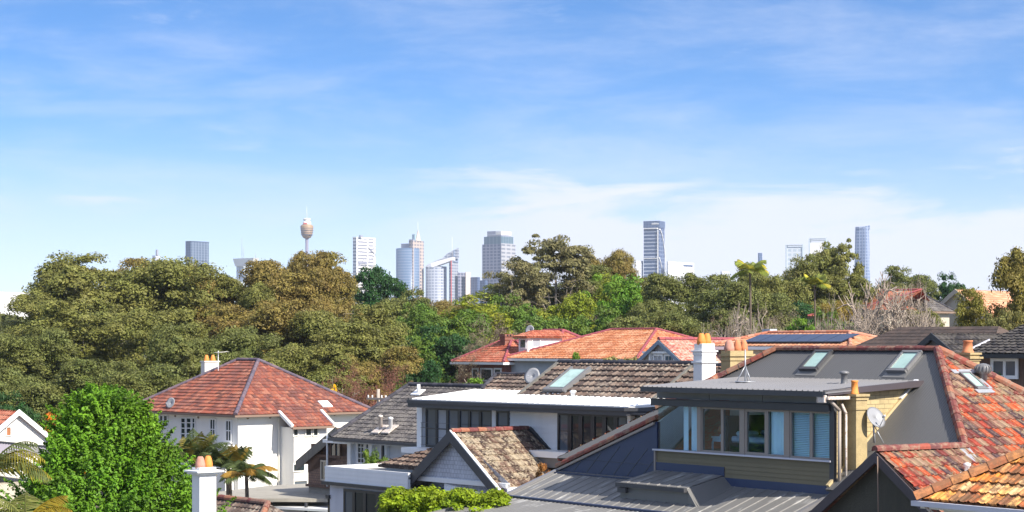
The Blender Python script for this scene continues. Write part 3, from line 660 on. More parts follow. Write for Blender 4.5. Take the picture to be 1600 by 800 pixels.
    # ---- lower metal roofs
    l1 = lambda s, t: Vector((s, t, -3.73 + .345 * t)); zz = -3.73 - .345 * 1.94; l2 = lambda s, t: Vector((s, t, zz - .02 + .15 * (t + 1.94)))
    def f(mb): field(mb, [l1(-11.3, -1.94), l1(0, -1.94), l1(0, -.02), l1(-11.3, -.02)], ga=.42, gb=None, prof=[(0, 0), (.46, 0), (.5, .02), (.54, 0), (1, 0)], lift=0, slab=.04)
    obj(f, 'lower_roof', 'roof_worn', h, fr, recalc=False)
    def f(mb): field(mb, [l2(-11.3, -6.5), l2(1.5, -6.5), l2(1.5, -1.96), l2(-11.3, -1.96)], ga=.19, gb=None, prof=[(0, 0), (.3, 0), (.45, .013), (.6, .013), (.75, 0), (1, 0)], lift=0, slab=.04)
    obj(f, 'lower_roof', 'roof_worn', h, fr, recalc=False)
    mb = MB(); mb.beam(l1(-11.3, -1.93) + Vector((0, 0, .02)), l1(0, -1.93) + Vector((0, 0, .02)), .16, .05); mb.build('roof_flashing', MATS['flash_navy'], h, fr)
    mb = MB(); mb.beam(l1(-11.3, -.10) + Vector((0, 0, .0)), l1(-6.9, -.10) + Vector((0, 0, .0)), .22, .03); mb.build('roof_flashing', MATS['flash_navy'], h, fr)
    for a, b, w in ((l1(-11.34, -1.95), l1(-11.34, 0), .12), (l2(-11.34, -6.5), l2(-11.34, -1.97), .12), (l1(.03, -1.95), l1(.03, -.05), .14)): mb = MB(); mb.beam(a + Vector((0, 0, .03)), b + Vector((0, 0, .03)), w, .10); mb.build('roof_edging', MATS['roof_light_metal'], h, fr)
    mb = MB(); mb.box(-11.2, 1.4, -6.3, .3, -11, -5.5); mb.build('wall', MATS['dark_olive'], h, fr)
    # raised cricket with its own little gutter
    r0 = Vector((-6.80, -.03, -3.47)); r1 = Vector((-4.05, -.03, -3.47)); f0 = Vector((-6.80, -1.35, -3.76)); f1 = Vector((-4.05, -1.35, -3.76))
    mb = MB(); field(mb, [f0, f1, r1, r0], ga=.42, gb=None, prof=[(0, 0), (.46, 0), (.5, .02), (.54, 0), (1, 0)], lift=0, slab=.04); o = mb.build('raised_roof_box', MATS['roof_worn'], h, fr, recalc=False)
    mb = MB(); mb.prism([f0 + Vector((0, 0, -.02)), r0 + Vector((0, 0, -.02)), (-6.8, -.03, -3.9), (-6.8, -1.3, -4.3)], (.03, 0, 0)); mb.prism([f1 + Vector((0, 0, -.02)), r1 + Vector((0, 0, -.02)), (-3.7, -.03, -3.75), (-3.55, -1.45, -4.22)], (.03, 0, 0))
    mb.box(-6.8, -4.03, -1.33, -1.30, -4.35, -3.78); mb.prism([(-4.03, -1.325, -3.79), (-4.03, -1.325, -4.4), (-3.4, -1.40, -4.4), (-3.5, -1.40, -4.2)], (0, .03, 0)); mb.build('box_side', MATS['roof_grey'], h, fr)
    mb = MB(); mb.box(-6.85, -4.0, -1.47, -1.36, -3.86, -3.75); mb.build('box_gutter', MATS['charcoal_fascia'], h, fr)
    mb = MB(); mb.box(-6.80, -6.45, -1.44, -1.36, -4.02, -3.88); mb.build('box_outlet', MATS['charcoal_fascia'], h, fr)
    return h
def MB_from(f):
    mb = MB(); f(mb); return mb
houseA()
# things around house A
def aerial(px, ybase, ytop, Y, label, style='yagi', fr=A, mat='galv', tri=False):
    f2 = Frame(px, Y, math.degrees(fr.a), -(ybase - HY) / FP * Y); th = thing('television_aerial', f2, label, 'aerial'); zt = -(ytop - HY) / FP * Y
    mb = MB(); mb.tube((0, 0, f2.zb), (0, 0, zt), .022, .018, 6)
    if tri:
        for a in (0, 2.1, 4.2): mb.tube((0, 0, f2.zb + .45), (.24 * math.cos(a), .24 * math.sin(a), f2.zb), .014, n=5)
        mb.lathe((0, 0, f2.zb), [(.28, 0), (.28, .02)], 10)
    mb.build('mast', MATS[mat], th, f2)
    if style == 'yagi':
        mb = MB(); mb.tube((-.1, 0, zt - .1), (.95, 0, zt - .05), .014, n=5)
        for i in range(6): x = i * .17; mb.tube((x, -.28 + i * .02, zt - .1 + x * .05), (x, .28 - i * .02, zt - .1 + x * .05), .008, n=4)
        mb.build('antenna', MATS[mat], th, f2)
    return th
aerial(1164.5, 597, 546, 52.5, 'pale tripod aerial mast standing on the grey dormer roof', style='', tri=True)
c = A.P(1396, 697, -3.35, 0, .8)
dish('satellite_dish', 'grey satellite dish beside the sunlit yellow brick wall', A, (.62, c[1] - .25, A.T(1405, 655, c[1] - .25)[2]), .29, (.80, .0, .45), mast=.62)
def furniture():
    f = A; b = f.world((-6.0, 0, 0))
    f2 = Frame(800, 1, 54, -2.93); w = f.world((-4.95, .75, 0)); f2.X, f2.Y = w.x, w.y
    th = thing('bedside_table', f2, 'small white bedside table behind the dormer glass', 'table')
    mb = MB(); mb.box(-.22, .22, -.2, .2, -2.52, -2.48); mb.box(-.2, .2, -.18, .18, -2.62, -2.525); mb.build('tabletop', MATS['white_trim'], th, f2)
    for a in (-1, 1):
        for c_ in (-1, 1): mb = MB(); mb.box(a * .2 - .02, a * .2 + .02, c_ * .17 - .02, c_ * .17 + .02, -2.93, -2.62); mb.build('leg', MATS['white_trim'], th, f2)
    f3 = Frame(800, 1, 54, -2.48); f3.X, f3.Y = w.x, w.y; th = thing('table_lamp', f3, 'orange table lamp on the white bedside table', 'lamp')
    mb = MB(); mb.lathe((0, 0, -2.48), [(.07, 0), (.08, .03), (.03, .08), (.02, .14)], 12); mb.build('lamp_base', MATS['white_trim'], th, f3)
    mb = MB(); mb.lathe((0, 0, -2.36), [(.13, 0), (.09, .18)], 16, close=False); mb.build('lamp_shade', MATS['lamp_orange'], th, f3)
    w = f.world((-3.6, 1.5, 0)); f4 = Frame(800, 1, 54, -2.93); f4.X, f4.Y = w.x, w.y; th = thing('bed', f4, 'low bed with grey cover inside the dormer room', 'bed')
    mb = MB(); mb.box(-.9, .8, -.9, .9, -2.85, -2.62); mb.build('bed_base', MATS['dark_fabric'], th, f4)
    mb = MB(); mb.box(-.88, .78, -.88, .88, -2.62, -2.45); mb.build('mattress', MATS['lilac_sill'], th, f4, bevel=.04)
    mb = MB(); mb.box(-1.0, -.9, -.95, .95, -2.93, -1.9); mb.build('headboard', MATS['dark_fabric'], th, f4)
    for c_ in (-.45, .45): mb = MB(); mb.box(-.85, -.5, c_ - .3, c_ + .3, -2.45, -2.32); mb.build('pillow', MATS['white_trim'], th, f4, bevel=.05)
furniture()
# ================================================================ HOUSE C : orange tiles, bottom right corner
def houseC():
    fr = Frame(1438, 38.0, 54); h = thing('house', fr, 'house with bright orange tiled hip in the bottom right corner', 'house'); z = -3.06; p = .62
    def f(mb):
        field(mb, [(0, 0, z), (8, 0, z), (8, 3.2, z + 3.2 * p), (3.2, 3.2, z + 3.2 * p)], ga=.24, gb=.345, prof=ROLL, lift=.035, jitter=.004)
        field(mb, [(0, 6.4, z), (0, 0, z), (3.2, 3.2, z + 3.2 * p)], ga=.24, gb=.345, prof=ROLL, lift=.035)
        field(mb, [(0, 6.4, z), (3.2, 3.2, z + 3.2 * p), (8, 3.2, z + 3.2 * p), (8, 6.4, z)], ga=.24, gb=.345, prof=ROLL, lift=.035)
    o = obj(f, 'roof', 'tile_orange', h, fr, recalc=False)
    mb = MB(); caps(mb, (-.05, -.05, z), (3.2, 3.2, z + 3.2 * p), .13, .38); caps(mb, (3.2, 3.2, z + 3.2 * p), (8, 3.2, z + 3.2 * p), .13, .38); sub(mb, 'ridge_capping', 'cap_orange', o, fr)
    mb = MB(); mb.box(-.12, 8, -.14, -.02, z - .11, z - .01); mb.box(-.12, -.02, -.02, 6.4, z - .11, z - .01); mb.build('gutter', MATS['lilac_sill'], h, fr)
    mb = MB(); mb.box(0, 8, .0, .45, z - .16, z - .10); mb.build('eave_soffit', MATS['white_trim'], h, fr)
    mb = MB(); mb.box(.25, 8, .4, 6, -11, z - .16); mb.build('wall', MATS['cream_stucco'], h, fr)
    mb = MB(); mb.tube((.18, -.05, z - .1), (.35, .3, z - .5), .035); mb.tube((.35, .32, z - .5), (.35, .32, -8), .035); mb.build('downpipe', MATS['rust_white'], h, fr)
houseC()
# ================================================================ HOUSE B : white metal roof, black doors, shingled gable
B = Frame(982, 65.0, 50)
def houseB():
    fr = B; h = thing('house', fr, 'white weatherboard house with flat white roof, black glass doors and shingled front gable', 'house')
    ze = -2.08; wr = lambda s, t: Vector((s, t, ze + .10 * t))
    tpl = (-1.86 - .60 * 2.2, 0, .60)   # brown slope z = A + C t
    bp = lambda s, t: Vector((s, t, tpl[0] + .60 * t))
    RB = [(0, 0), (.44, 0), (.5, .03), (.56, 0), (1, 0)]
    def f(mb):
        field(mb, [wr(-12.2, 0), wr(0, 0), wr(0, 2.2), wr(-8.0, 2.2), wr(-12.2, 2.2)], ga=.3, gb=None, prof=RB, lift=0, slab=.05)
        field(mb, [wr(-12.2, 2.2), wr(-8.0, 2.2), wr(-8.0, 3.2), wr(-12.2, 3.2)], ga=.3, gb=None, prof=RB, lift=0, slab=.05)
        field(mb, [wr(0, 0), wr(1.9, 1.9), wr(1.9, 2.6), wr(0, 2.6)], ga=None, gb=None, prof=FLAT, lift=0, slab=.05)
    obj(f, 'flat_roof', 'white_metal_roof', h, fr, recalc=False)
    mb = MB(); mb.box(-12.25, .0, -.10, .0, ze - .30, ze - .03); mb.box(-12.30, -12.2, -.1, 3.2, ze - .25, ze + .05)
    mb.prism([(0, -.10, ze - .30), (1.95, 1.78, ze - .25), (1.95, 1.88, ze - .25), (0, .0, ze - .30)], (0, 0, .27)); mb.build('fascia', MATS['charcoal_fascia'], h, fr)
    mb = MB(); mb.box(-12.24, 0, -.20, -.10, ze - .14, ze - .02); mb.prism([(0, -.20, ze - .14), (2.0, 1.70, ze - .12), (2.0, 1.80, ze - .12), (0, -.10, ze - .14)], (0, 0, .12)); mb.build('gutter', MATS['charcoal_fascia'], h, fr)
    mb = MB(); mb.box(-12.1, 1.6, 0.0, .62, ze - .26, ze - .20); mb.build('eave_soffit', MATS['charcoal_fascia'], h, fr)
    # walls
    tw = .62; T = lambda px: fr.T(px, 600, tw)[0]; zt = ze - .26
    mb = MB(); mb.box(T(664), T(988), tw + .02, 5.2, -6, zt); mb.box(T(988), T(988) + 1.2, tw + 1.1, 5.2, -6, zt); mb.build('wall', MATS['white_paint'], h, fr)
    mb = MB(); field(mb, [(T(797), tw, -5.2), (T(872), tw, -5.2), (T(872), tw, zt), (T(797), tw, zt)], out=(0, -1, 0), ga=None, gb=.17, prof=FLAT, lift=.02, slab=.03); mb.build('weatherboards', MATS['white_paint'], h, fr, recalc=False)
    for a, b, w in ((656, 664, .15), (771, 777, .08), (984, 989, .12)): mb = MB(); mb.box(T(a), T(b), tw - w, tw + .1, -5.1, zt); mb.build('post', MATS['white_trim'], h, fr)
    # black glazed doors, every leaf a part
    def leaf(px0, px1, z0, z1, rails=(), gm='dark_glass', w=.09):
        a, b = T(px0), T(px1); mb = MB(); t = tw
        mb.box(a, b, t - .07, t, z1 - .09, z1); mb.box(a, b, t - .07, t, z0, z0 + .12); mb.box(a, a + w, t - .07, t, z0 + .12, z1 - .09); mb.box(b - w, b, t - .07, t, z0 + .12, z1 - .09)
        for r in rails: mb.box(a + w, b - w, t - .05, t - .01, r, r + .025)
        o = mb.build('glazed_door', MATS['black_frame'], h, fr); g = MB(); g.box(a + w * .7, b - w * .7, t - .03, t - .015, z0 + .08, z1 - .05); sub(g, 'pane', gm, o, fr)
    zb = fr.T(700, 702, tw).z
    edges = [667, 685, 702, 720, 737, 754, 771] 
    for a, b, g in ((667, 684, 'mid_glass'), (684, 701, 'pale_glass'), (701, 719, 'curtain_glass'), (719, 735, 'curtain_glass'), (735, 752, 'curtain_glass'), (752, 771, 'mid_glass')):
        leaf(a, b, zb, zt - .05, (zb + .75,), g, .075)
    leaf(777, 797, fr.T(786, 700, tw).z, zt - .05, (fr.T(786, 665, tw).z,), 'curtain_glass', .09)
    zb2 = fr.T(930, 712, tw).z
    for a, b, g in ((873, 892, 'mid_glass'), (892, 909, 'dark_glass'), (909, 928, 'dark_glass'), (928, 946, 'dark_glass'), (946, 964, 'dark_glass'), (964, 983, 'mid_glass')):
        leaf(a, b, zb2, zt - .05, (zb2 + .8,) if a in (873, 892) else (), g, .10)
    # return bay
    for i in range(4):
        a = T(989) + .05 + i * .33; mb = MB(); t = tw + .05 + i * .30
        mb.box(a, a + .30, t, t + .06, -5.0, zt); o = mb.build('glazed_door', MATS['black_frame'], h, fr); g = MB(); g.box(a + .05, a + .25, t - .012, t + .01, -4.9, zt - .1); sub(g, 'pane', 'mid_glass', o, fr)
    # balustrade wires of the left doors
    mb = MB()
    for z in (zb + .15, zb + .45, zb + .8, zb + 1.0): mb.tube((T(665), tw - .25, z), (T(775), tw - .25, z), .009, n=4)
    mb.tube((T(690), tw - .25, zb), (T(690), tw - .25, zb + 1.0), .012, n=4); mb.tube((T(667), tw - .25, zb), (T(667), tw - .25, zb + 1.0), .012, n=4)
    mb.build('wire_balustrade', MATS['dark_trim'], h, fr)
    # ledges (balcony edges)
    a = fr.T(638, 700, .0); b = fr.T(690, 700, .0)
    mb = MB(); mb.box(a[0], b[0] + 1.0, -.35, tw, a[2] - .16, a[2] + .04); mb.build('balcony_ledge', MATS['white_trim'], h, fr)
    a = fr.T(840, 708, .1); b = fr.T(935, 710, .1)
    mb = MB(); mb.box(a[0], b[0] + .5, -.35, tw, a[2] - .10, a[2] + .12); mb.build('balcony_ledge', MATS['white_trim'], h, fr)
    mb = MB(); mb.box(a[0] - .1, b[0] + .5, -.25, tw, a[2] - .45, a[2] - .11); mb.build('ledge_fascia', MATS['gutter_grey'], h, fr)
    # brown tiled roof behind
    s0, s1 = -8.25, -.95; zr = tpl[0] + .6 * 4.15
    def f(mb):
        field(mb, [bp(s0, 2.15), bp(s1, 2.15), bp(s1, 4.15), bp(s0, 4.15)], ga=.30, gb=.36, prof=ROLL, lift=.06)
        field(mb, [bp(s0, 4.15), bp(s1, 4.15), (s1, 7.5, zr - 2), (s0, 7.5, zr - 2)], ga=.30, gb=.36, prof=ROLL, lift=.06)
        q = lambda s, t: bp(s, t) + Vector((0, 0, -.04)); field(mb, [q(s1 + .1, 1.9), q(2.6, 1.9), q(2.6, 4.05), q(s1 + .1, 4.05)], ga=.30, gb=.36, prof=ROLL, lift=.06)
    o = obj(f, 'tiled_roof', 'tile_brown', h, fr, recalc=False)
    mb = MB(); caps(mb, bp(s0, 4.15), bp(s1, 4.15), .11, .42); caps(mb, bp(s1, 4.05), bp(2.6, 4.05), .10, .42); sub(mb, 'ridge_capping', 'cap_dark', o, fr)
    for a, w in ((s0, .16), (s1 + .03, .12)): mb = MB(); mb.beam(bp(a, 2.0) + Vector((0, 0, .08)), bp(a, 4.15) + Vector((0, 0, .08)), w, .07); sub(mb, 'verge_mortar', 'wood_grey', o, fr)
    mb = MB(); mb.prism([bp(s0 + .03, 2.2), bp(s0 + .03, 4.1), (s0 + .03, 7.4, zr - 2.1), (s0 + .03, 7.4, -5), (s0 + .03, 2.2, -5)], (.1, 0, 0)); mb.build('wall', MATS['white_paint'], h, fr)
    # skylight
    c = fr.P(889, 597, *tpl); e2 = Vector((0, 1, .6)).normalized(); e1 = Vector((1, 0, 0)); n = e1.cross(e2)
    def qd(mb, w, l, h0, h1, da=0, db=0):
        q = c + e1 * da + e2 * db; mb.prism([q - e1 * w - e2 * l + n * h0, q + e1 * w - e2 * l + n * h0, q + e1 * w + e2 * l + n * h0, q - e1 * w + e2 * l + n * h0], n * (h1 - h0))
    mb = MB(); qd(mb, .56, .80, .02, .10); fo = mb.build('skylight', MATS['gutter_grey'], h, fr)
    mb = MB(); qd(mb, .40, .62, .10, .18); sub(mb, 'pane', 'skylight_glass_pale', fo, fr)
    mb = MB(); qd(mb, .06, .80, .10, .2, .50, 0); qd(mb, .05, .80, .10, .2, -.5, 0); qd(mb, .55, .06, .10, .22, 0, -.78); sub(mb, 'frame', 'gutter_grey', fo, fr)
    mb = MB(); qd(mb, .5, .09, .02, .06, 0, -.95); sub(mb, 'flashing', 'white_trim', fo, fr)
    c = fr.P(895.5, 622, *tpl); mb = MB(); mb.lathe(c, [(.09, -.1), (.09, .2), (.12, .21), (.12, .27), (.05, .29)], 12); mb.build('vent_pipe', MATS['white_trim'], h, fr)
    # low brown roof further left (behind the flat roof) with dark hips
    z0 = fr.T(790, 612, 5.2).z; a = fr.T(752, 612, 5.2)[0]; b = fr.T(850, 612, 5.2)[0]; zt2 = fr.T(800, 587, 6.6).z; a2 = fr.T(776, 590, 6.6)[0]; b2 = fr.T(838, 590, 6.6)[0]
    mb = MB(); field(mb, [(a, 5.2, z0), (b, 5.2, z0), (b2, 6.6, zt2), (a2, 6.6, zt2)], ga=.3, gb=.36, prof=ROLL, lift=.06); field(mb, [(a, 5.2, z0), (a2, 6.6, zt2), (a, 8, z0)], ga=.3, gb=.36, prof=ROLL, lift=.06); o = mb.build('tiled_roof', MATS['tile_brown'], h, fr, recalc=False)
    mb = MB(); caps(mb, (a2, 6.6, zt2), (b2, 6.6, zt2), .1, .4); caps(mb, (a, 5.2, z0), (a2, 6.6, zt2), .1, .4); sub(mb, 'ridge_capping', 'cap_dark', o, fr)
    mb = MB(); mb.box(a + .2, b, 5.4, 7.8, -6, z0 - .05); mb.build('wall', MATS['white_paint'], h, fr)
    # front gable
    sc, tg, zg, hw, pt = -5.78, -3.0, -3.06, 2.98, .72
    R_ = lambda s, t: Vector((s, t, zg - abs(s - sc) * pt))
    def f(mb):
        field(mb, [R_(sc, tg - .1), R_(sc + hw, tg - .1), R_(sc + hw, .7), R_(sc, .45)], ga=.28, gb=.33, prof=ROLL, lift=.035, jitter=.006)
        field(mb, [R_(sc, tg - .1), R_(sc - hw, tg - .1), R_(sc - hw, .6), R_(sc, .45)], ga=.28, gb=.33, prof=ROLL, lift=.035)
    o = obj(f, 'gable_roof', 'tile_mossy', h, fr, recalc=False)
    mb = MB(); caps(mb, R_(sc, tg - .1), R_(sc, .45), .11, .40); sub(mb, 'ridge_capping', 'cap_red', o, fr)
    mb = MB(); mb.beam(R_(sc, .5) + Vector((0, 0, .08)), R_(sc + 1.2, .66) + Vector((0, 0, .08)), .22, .10); sub(mb, 'valley_flashing', 'dark_trim', o, fr)
    mb = MB(); mb.prism([R_(sc, tg + .12) - Vector((0, 0, .12)), R_(sc + hw - .15, tg + .12) - Vector((0, 0, .1)), (sc + hw - .15, tg + .12, -4.72), (sc - hw + .15, tg + .12, -4.72), R_(sc - hw + .15, tg + .12) - Vector((0, 0, .1))][0:3] + [(sc - hw + .5, tg + .12, -4.72)], (0, .12, 0)); mb.build('gable_shingles', MATS['shingle_paint'], h, fr)
    mb = MB(); mb.box(sc - hw + .2, sc + hw - .15, tg + .06, tg + .24, -4.86, -4.70); mb.build('gable_ledge', MATS['white_trim'], h, fr)
    mb = MB(); mb.box(sc - .7, sc + hw - .2, tg + .15, 1.0, -11, -4.86); mb.box(sc - hw + .1, sc - .7, tg + 1.0, 1.0, -11, -4.9); mb.build('wall', MATS['white_paint'], h, fr)
    for sg in (-1, 1):
        a = R_(sc, tg - .16); b = R_(sc + sg * (hw + .12), tg - .16); w = Vector((0, 0, -.34)); mb = MB(); mb.prism([a + Vector((0, 0, .05)), b + Vector((0, 0, .05)), b + w, a + w], (0, .05, 0)); mb.build('barge_board', MATS['charcoal_fascia'], h, fr)
        mb = MB(); a = a + Vector((0, .0, .05)); b = b + Vector((0, 0, .05)); mb.prism([a, b, b + Vector((0, 0, .05)), a + Vector((0, 0, .05))], (0, .12, 0)); mb.build('barge_capping', MATS['white_trim' if sg == 1 else 'charcoal_fascia'], h, fr)
    # dark shadowed window under the gable's left end
    # lean-to on the gable's right
    zq = -4.62
    lt = [(-2.85, -1.6, zq - .75), (1.2, -1.6, zq - .75), (1.2, .0, zq), (-2.85, .0, zq)]
    mb = MB(); field(mb, lt, ga=.28, gb=.33, prof=ROLL, lift=.05); mb.build('lean_to_roof', MATS['tile_lichen'], h, fr, recalc=False)
    mb = MB(); mb.box(-2.85, 1.2, -1.5, 0.0, -11, zq - .8); mb.build('wall', MATS['white_paint'], h, fr)
    # left small tiled roof and parapet front
    L0 = fr.T(590, 727, -1.8)[0]; zl = fr.T(640, 730, -1.8).z; zu = fr.T(660, 701, -.3).z
    mb = MB(); field(mb, [(L0, -1.8, zl), (-7.2, -1.8, zl), (-7.2, -.3, zu), (L0 + 1.5, -.3, zu)], ga=.28, gb=.36, prof=ROLL, lift=.06); field(mb, [(L0, -1.8, zl), (L0 + 1.5, -.3, zu), (L0, .3, zl)], ga=.28, gb=.36, prof=ROLL, lift=.06)
    mb.build('tiled_roof', MATS['tile_brown'], h, fr, recalc=False)
    mb = MB(); mb.box(L0 + .3, -7.2, -1.6, 0.6, -6, zl - .05); mb.build('wall', MATS['white_paint'], h, fr)
    pa = fr.T(508, 728, -3.3); pb = fr.T(508, 752, -3.3); s0 = pa[0]; s1 = sc - hw + .75
    mb = MB(); mb.box(s0 + .1, s1, -3.28, .2, pb[2] + .35, pb[2] + .42); mb.build('deck_roof', MATS['charcoal_fascia'], h, fr)
    def f(mb):
        field(mb, [(s0, -3.3, pb[2]), (s1, -3.3, pb[2]), (s1, -3.3, pa[2]), (s0, -3.3, pa[2])], out=(0, -1, 0), ga=None, gb=.16, prof=FLAT, lift=.012, slab=.10); mb.box(s0 - .01, s0 + .12, -3.2, .3, pb[2], pa[2])
    obj(f, 'parapet', 'white_paint', h, fr, recalc=False)
    mb = MB(); mb.box(s0 - .05, s1 + .4, -3.45, -3.31, pb[2] - .11, pb[2] + .01); mb.build('parapet_gutter', MATS['dark_trim'], h, fr)
    mb = MB(); mb.box(s0 + .1, s1 + 2.6, -3.15, .2, -11, pb[2] - .0); mb.build('wall', MATS['lavender_stucco'], h, fr)
    for x0, x1 in ((537, 553), (553, 570), (570, 590), (590, 611), (611, 634)):
        a = fr.T(x0, 770, -3.2)[0]; b = fr.T(x1, 770, -3.2)[0]; z1 = fr.T(585, 768, -3.2).z
        mb = MB(); mb.box(a, b, -3.22, -3.16, z1 - .1, z1); mb.box(a, a + .09, -3.22, -3.16, z1 - 2.2, z1 - .1); mb.box(b - .09, b, -3.22, -3.16, z1 - 2.2, z1 - .1); o = mb.build('glazed_door', MATS['black_frame'], h, fr)
        mb = MB(); mb.box(a + .06, b - .06, -3.19, -3.165, z1 - 2.2, z1 - .05); sub(mb, 'pane', 'mid_glass' if x0 in (537, 611) else 'dark_glass', o, fr)
    a = fr.T(513, 774, -3.17); mb = MB(); mb.box(a[0] - .1, a[0] + .12, -3.24, -3.15, a[2] - .12, a[2] + .02); mb.build('wall_light', MATS['dark_trim'], h, fr)
    mb = MB(); mb.box(-13.0, 1.0, -2.9, 5.0, -11, -5.6); mb.build('wall', MATS['lavender_stucco'], h, fr)
glassmat('pale_glass', (.34, .36, .40), .3); glassmat('curtain_glass', (.13, .16, .20), .06, .7)
houseB()
dish('satellite_dish', 'big pale satellite dish over the brown tiles behind the white flat roof', B, tuple(B.T(832, 588, 4.9)), .34, (.30, -.85, .38), mast=.5)
# white chimney with two pots, right end of the brown roof
def lone_chimney(name, label, px, ytop, ybot, Y, ds, dt, mat, bands, pots, a=52):
    fr = Frame(px, Y, a, -(ybot - HY) / FP * Y - .5); th = thing(name, fr, label, 'chimney'); z1 = -(ytop - HY) / FP * Y
    mb = MB(); cur = z1
    for d, h_, pr in bands:
        if z1 - d < cur - .001: mb.box(-ds, 0, 0, dt, z1 - d, cur)
        mb.box(-ds - pr, pr, -pr, dt + pr, z1 - d - h_, z1 - d); cur = z1 - d - h_
    mb.box(-ds, 0, 0, dt, fr.zb, cur); mb.build('stack', MATS[mat], th, fr, bevel=.006)
    for s, t, r, h_, m_, w in pots:
        mb = MB(); prof = [(r * 1.1, -.03), (r * 1.05, h_ * .3), (r * .8, h_ * .75), (r * .5, h_), (r * .35, h_), (r * .35, h_ - .08)] if not w else [(r, -.03), (r, .03), (r * .8, h_ * .9), (r * .9, h_), (r * .6, h_)]
        mb.lathe((s, t, z1), prof, 14); mb.build('chimney_pot', MATS[m_], th, fr)
    return th
lone_chimney('chimney', 'bright white chimney with two orange pots above the brown roof ridge', 1097, 537, 582, 63, .42, .62, 'white_paint', ((.0, .2, -.02), (.22, .05, .06), (.27, .1, .02), (.58, .06, .05)), ((-.2, .16, .14, .34, 'pot_orange', 0), (-.2, .42, .13, .34, 'pot_orange', 0)))
lone_chimney('chimney', 'tall white foreground chimney beside the bright green tree', 312, 731, 900, 46, .36, .46, 'white_paint', ((0, .07, .0), (.07, .05, .14), (.12, .05, .08)), ((-.17, .12, .115, .26, 'pot_pink', 0), (-.16, .33, .105, .27, 'pot_orange', 0)), a=50)
# ================================================================ HOUSE D : dark slate roof, pale walls
def houseD():
    fr = Frame(520, 92.0, 50); h = thing('house', fr, 'pale house with dark weathered tiled roof and two white flues', 'house'); z = -4.42; p = .585
    s1 = 20; e = Vector((.5, 4.2, z + 4.2 * p)); f1 = Vector((s1, 4.2, z + 4.2 * p))
    def f(mb):
        field(mb, [(-.15, 0, z), (s1, 0, z), f1, e], ga=.3, gb=.33, prof=ROLLS, lift=.03); field(mb, [e, f1, (s1, 8.4, z), (-.15, 8.4, z)], ga=.3, gb=.33, prof=ROLLS, lift=.03)
        field(mb, [(-.15, 8.4, z), (-.15, 0, z), e], ga=.3, gb=.33, prof=ROLLS, lift=.03)
    o = obj(f, 'roof', 'tile_slate', h, fr, recalc=False); mb = MB(); caps(mb, (-.15, 0, z), e, .12, .4); caps(mb, e, f1, .12, .4); sub(mb, 'ridge_capping', 'cap_dark', o, fr)
    mb = MB(); mb.box(-.25, s1, -.14, 0, z - .14, z - .0); mb.build('gutter', MATS['charcoal_fascia'], h, fr)
    mb = MB(); mb.box(.6, s1, .6, 8, -11, z - .14); mb.box(0, s1, .0, .6, z - .2, z - .14); mb.build('wall', MATS['lavender_stucco'], h, fr)
    for x in (545, 578, 601, 643): q = fr.T(x, 700, .5)[0]; mb = MB(); mb.box(q, q + .28, .40, .6, -9, z - .2); mb.build('pilaster', MATS['white_paint'], h, fr)
    winpx(h, fr, 'T', .59, 559, 571, 690, 725, nx=2, ny=4, w=.07); winpx(h, fr, 'T', .59, 572, 580, 690, 722, nx=1, ny=3, w=.07)
    q = fr.T(605, 700, .5)[0]; mb = MB(); mb.box(q - .2, q - .1, .3, .4, -9, z - .2); mb.build('downpipe', MATS['dark_trim'], h, fr)
    for x, y, hh in ((594.5, 674, .66), (610.5, 674, .56)):
        c = fr.P(x, y, z, 0, p); mb = MB(); mb.lathe(c, [(.10, -.1), (.10, hh), (.12, hh + .01), (.12, hh + .08), (.03, hh + .12)], 10); fo = mb.build('flue', MATS['rust_white' if x < 600 else 'white_trim'], h, fr)
        mb = MB(); c2 = c + Vector((0, -.25, -.11)); mb.prism([c2 + Vector((-.3, -.1, .02)), c2 + Vector((.3, -.1, .02)), c2 + Vector((.3, .5, .37)), c2 + Vector((-.3, .5, .37))], (0, 0, .05)); sub(mb, 'flashing', 'rust_white', fo, fr)
    c = fr.P(654, 615, z, 0, p); mb = MB(); mb.lathe(c, [(.08, -.1), (.08, .45)], 8); fo = mb.build('flue', MATS['white_trim'], h, fr); mb = MB(); mb.prism([c + Vector((-.4, -.2, -.08)), c + Vector((.3, -.2, -.08)), c + Vector((.3, .2, .16)), c + Vector((-.4, .2, .16))], (0, 0, .05)); sub(mb, 'flashing', 'white_trim', fo, fr)
houseD()
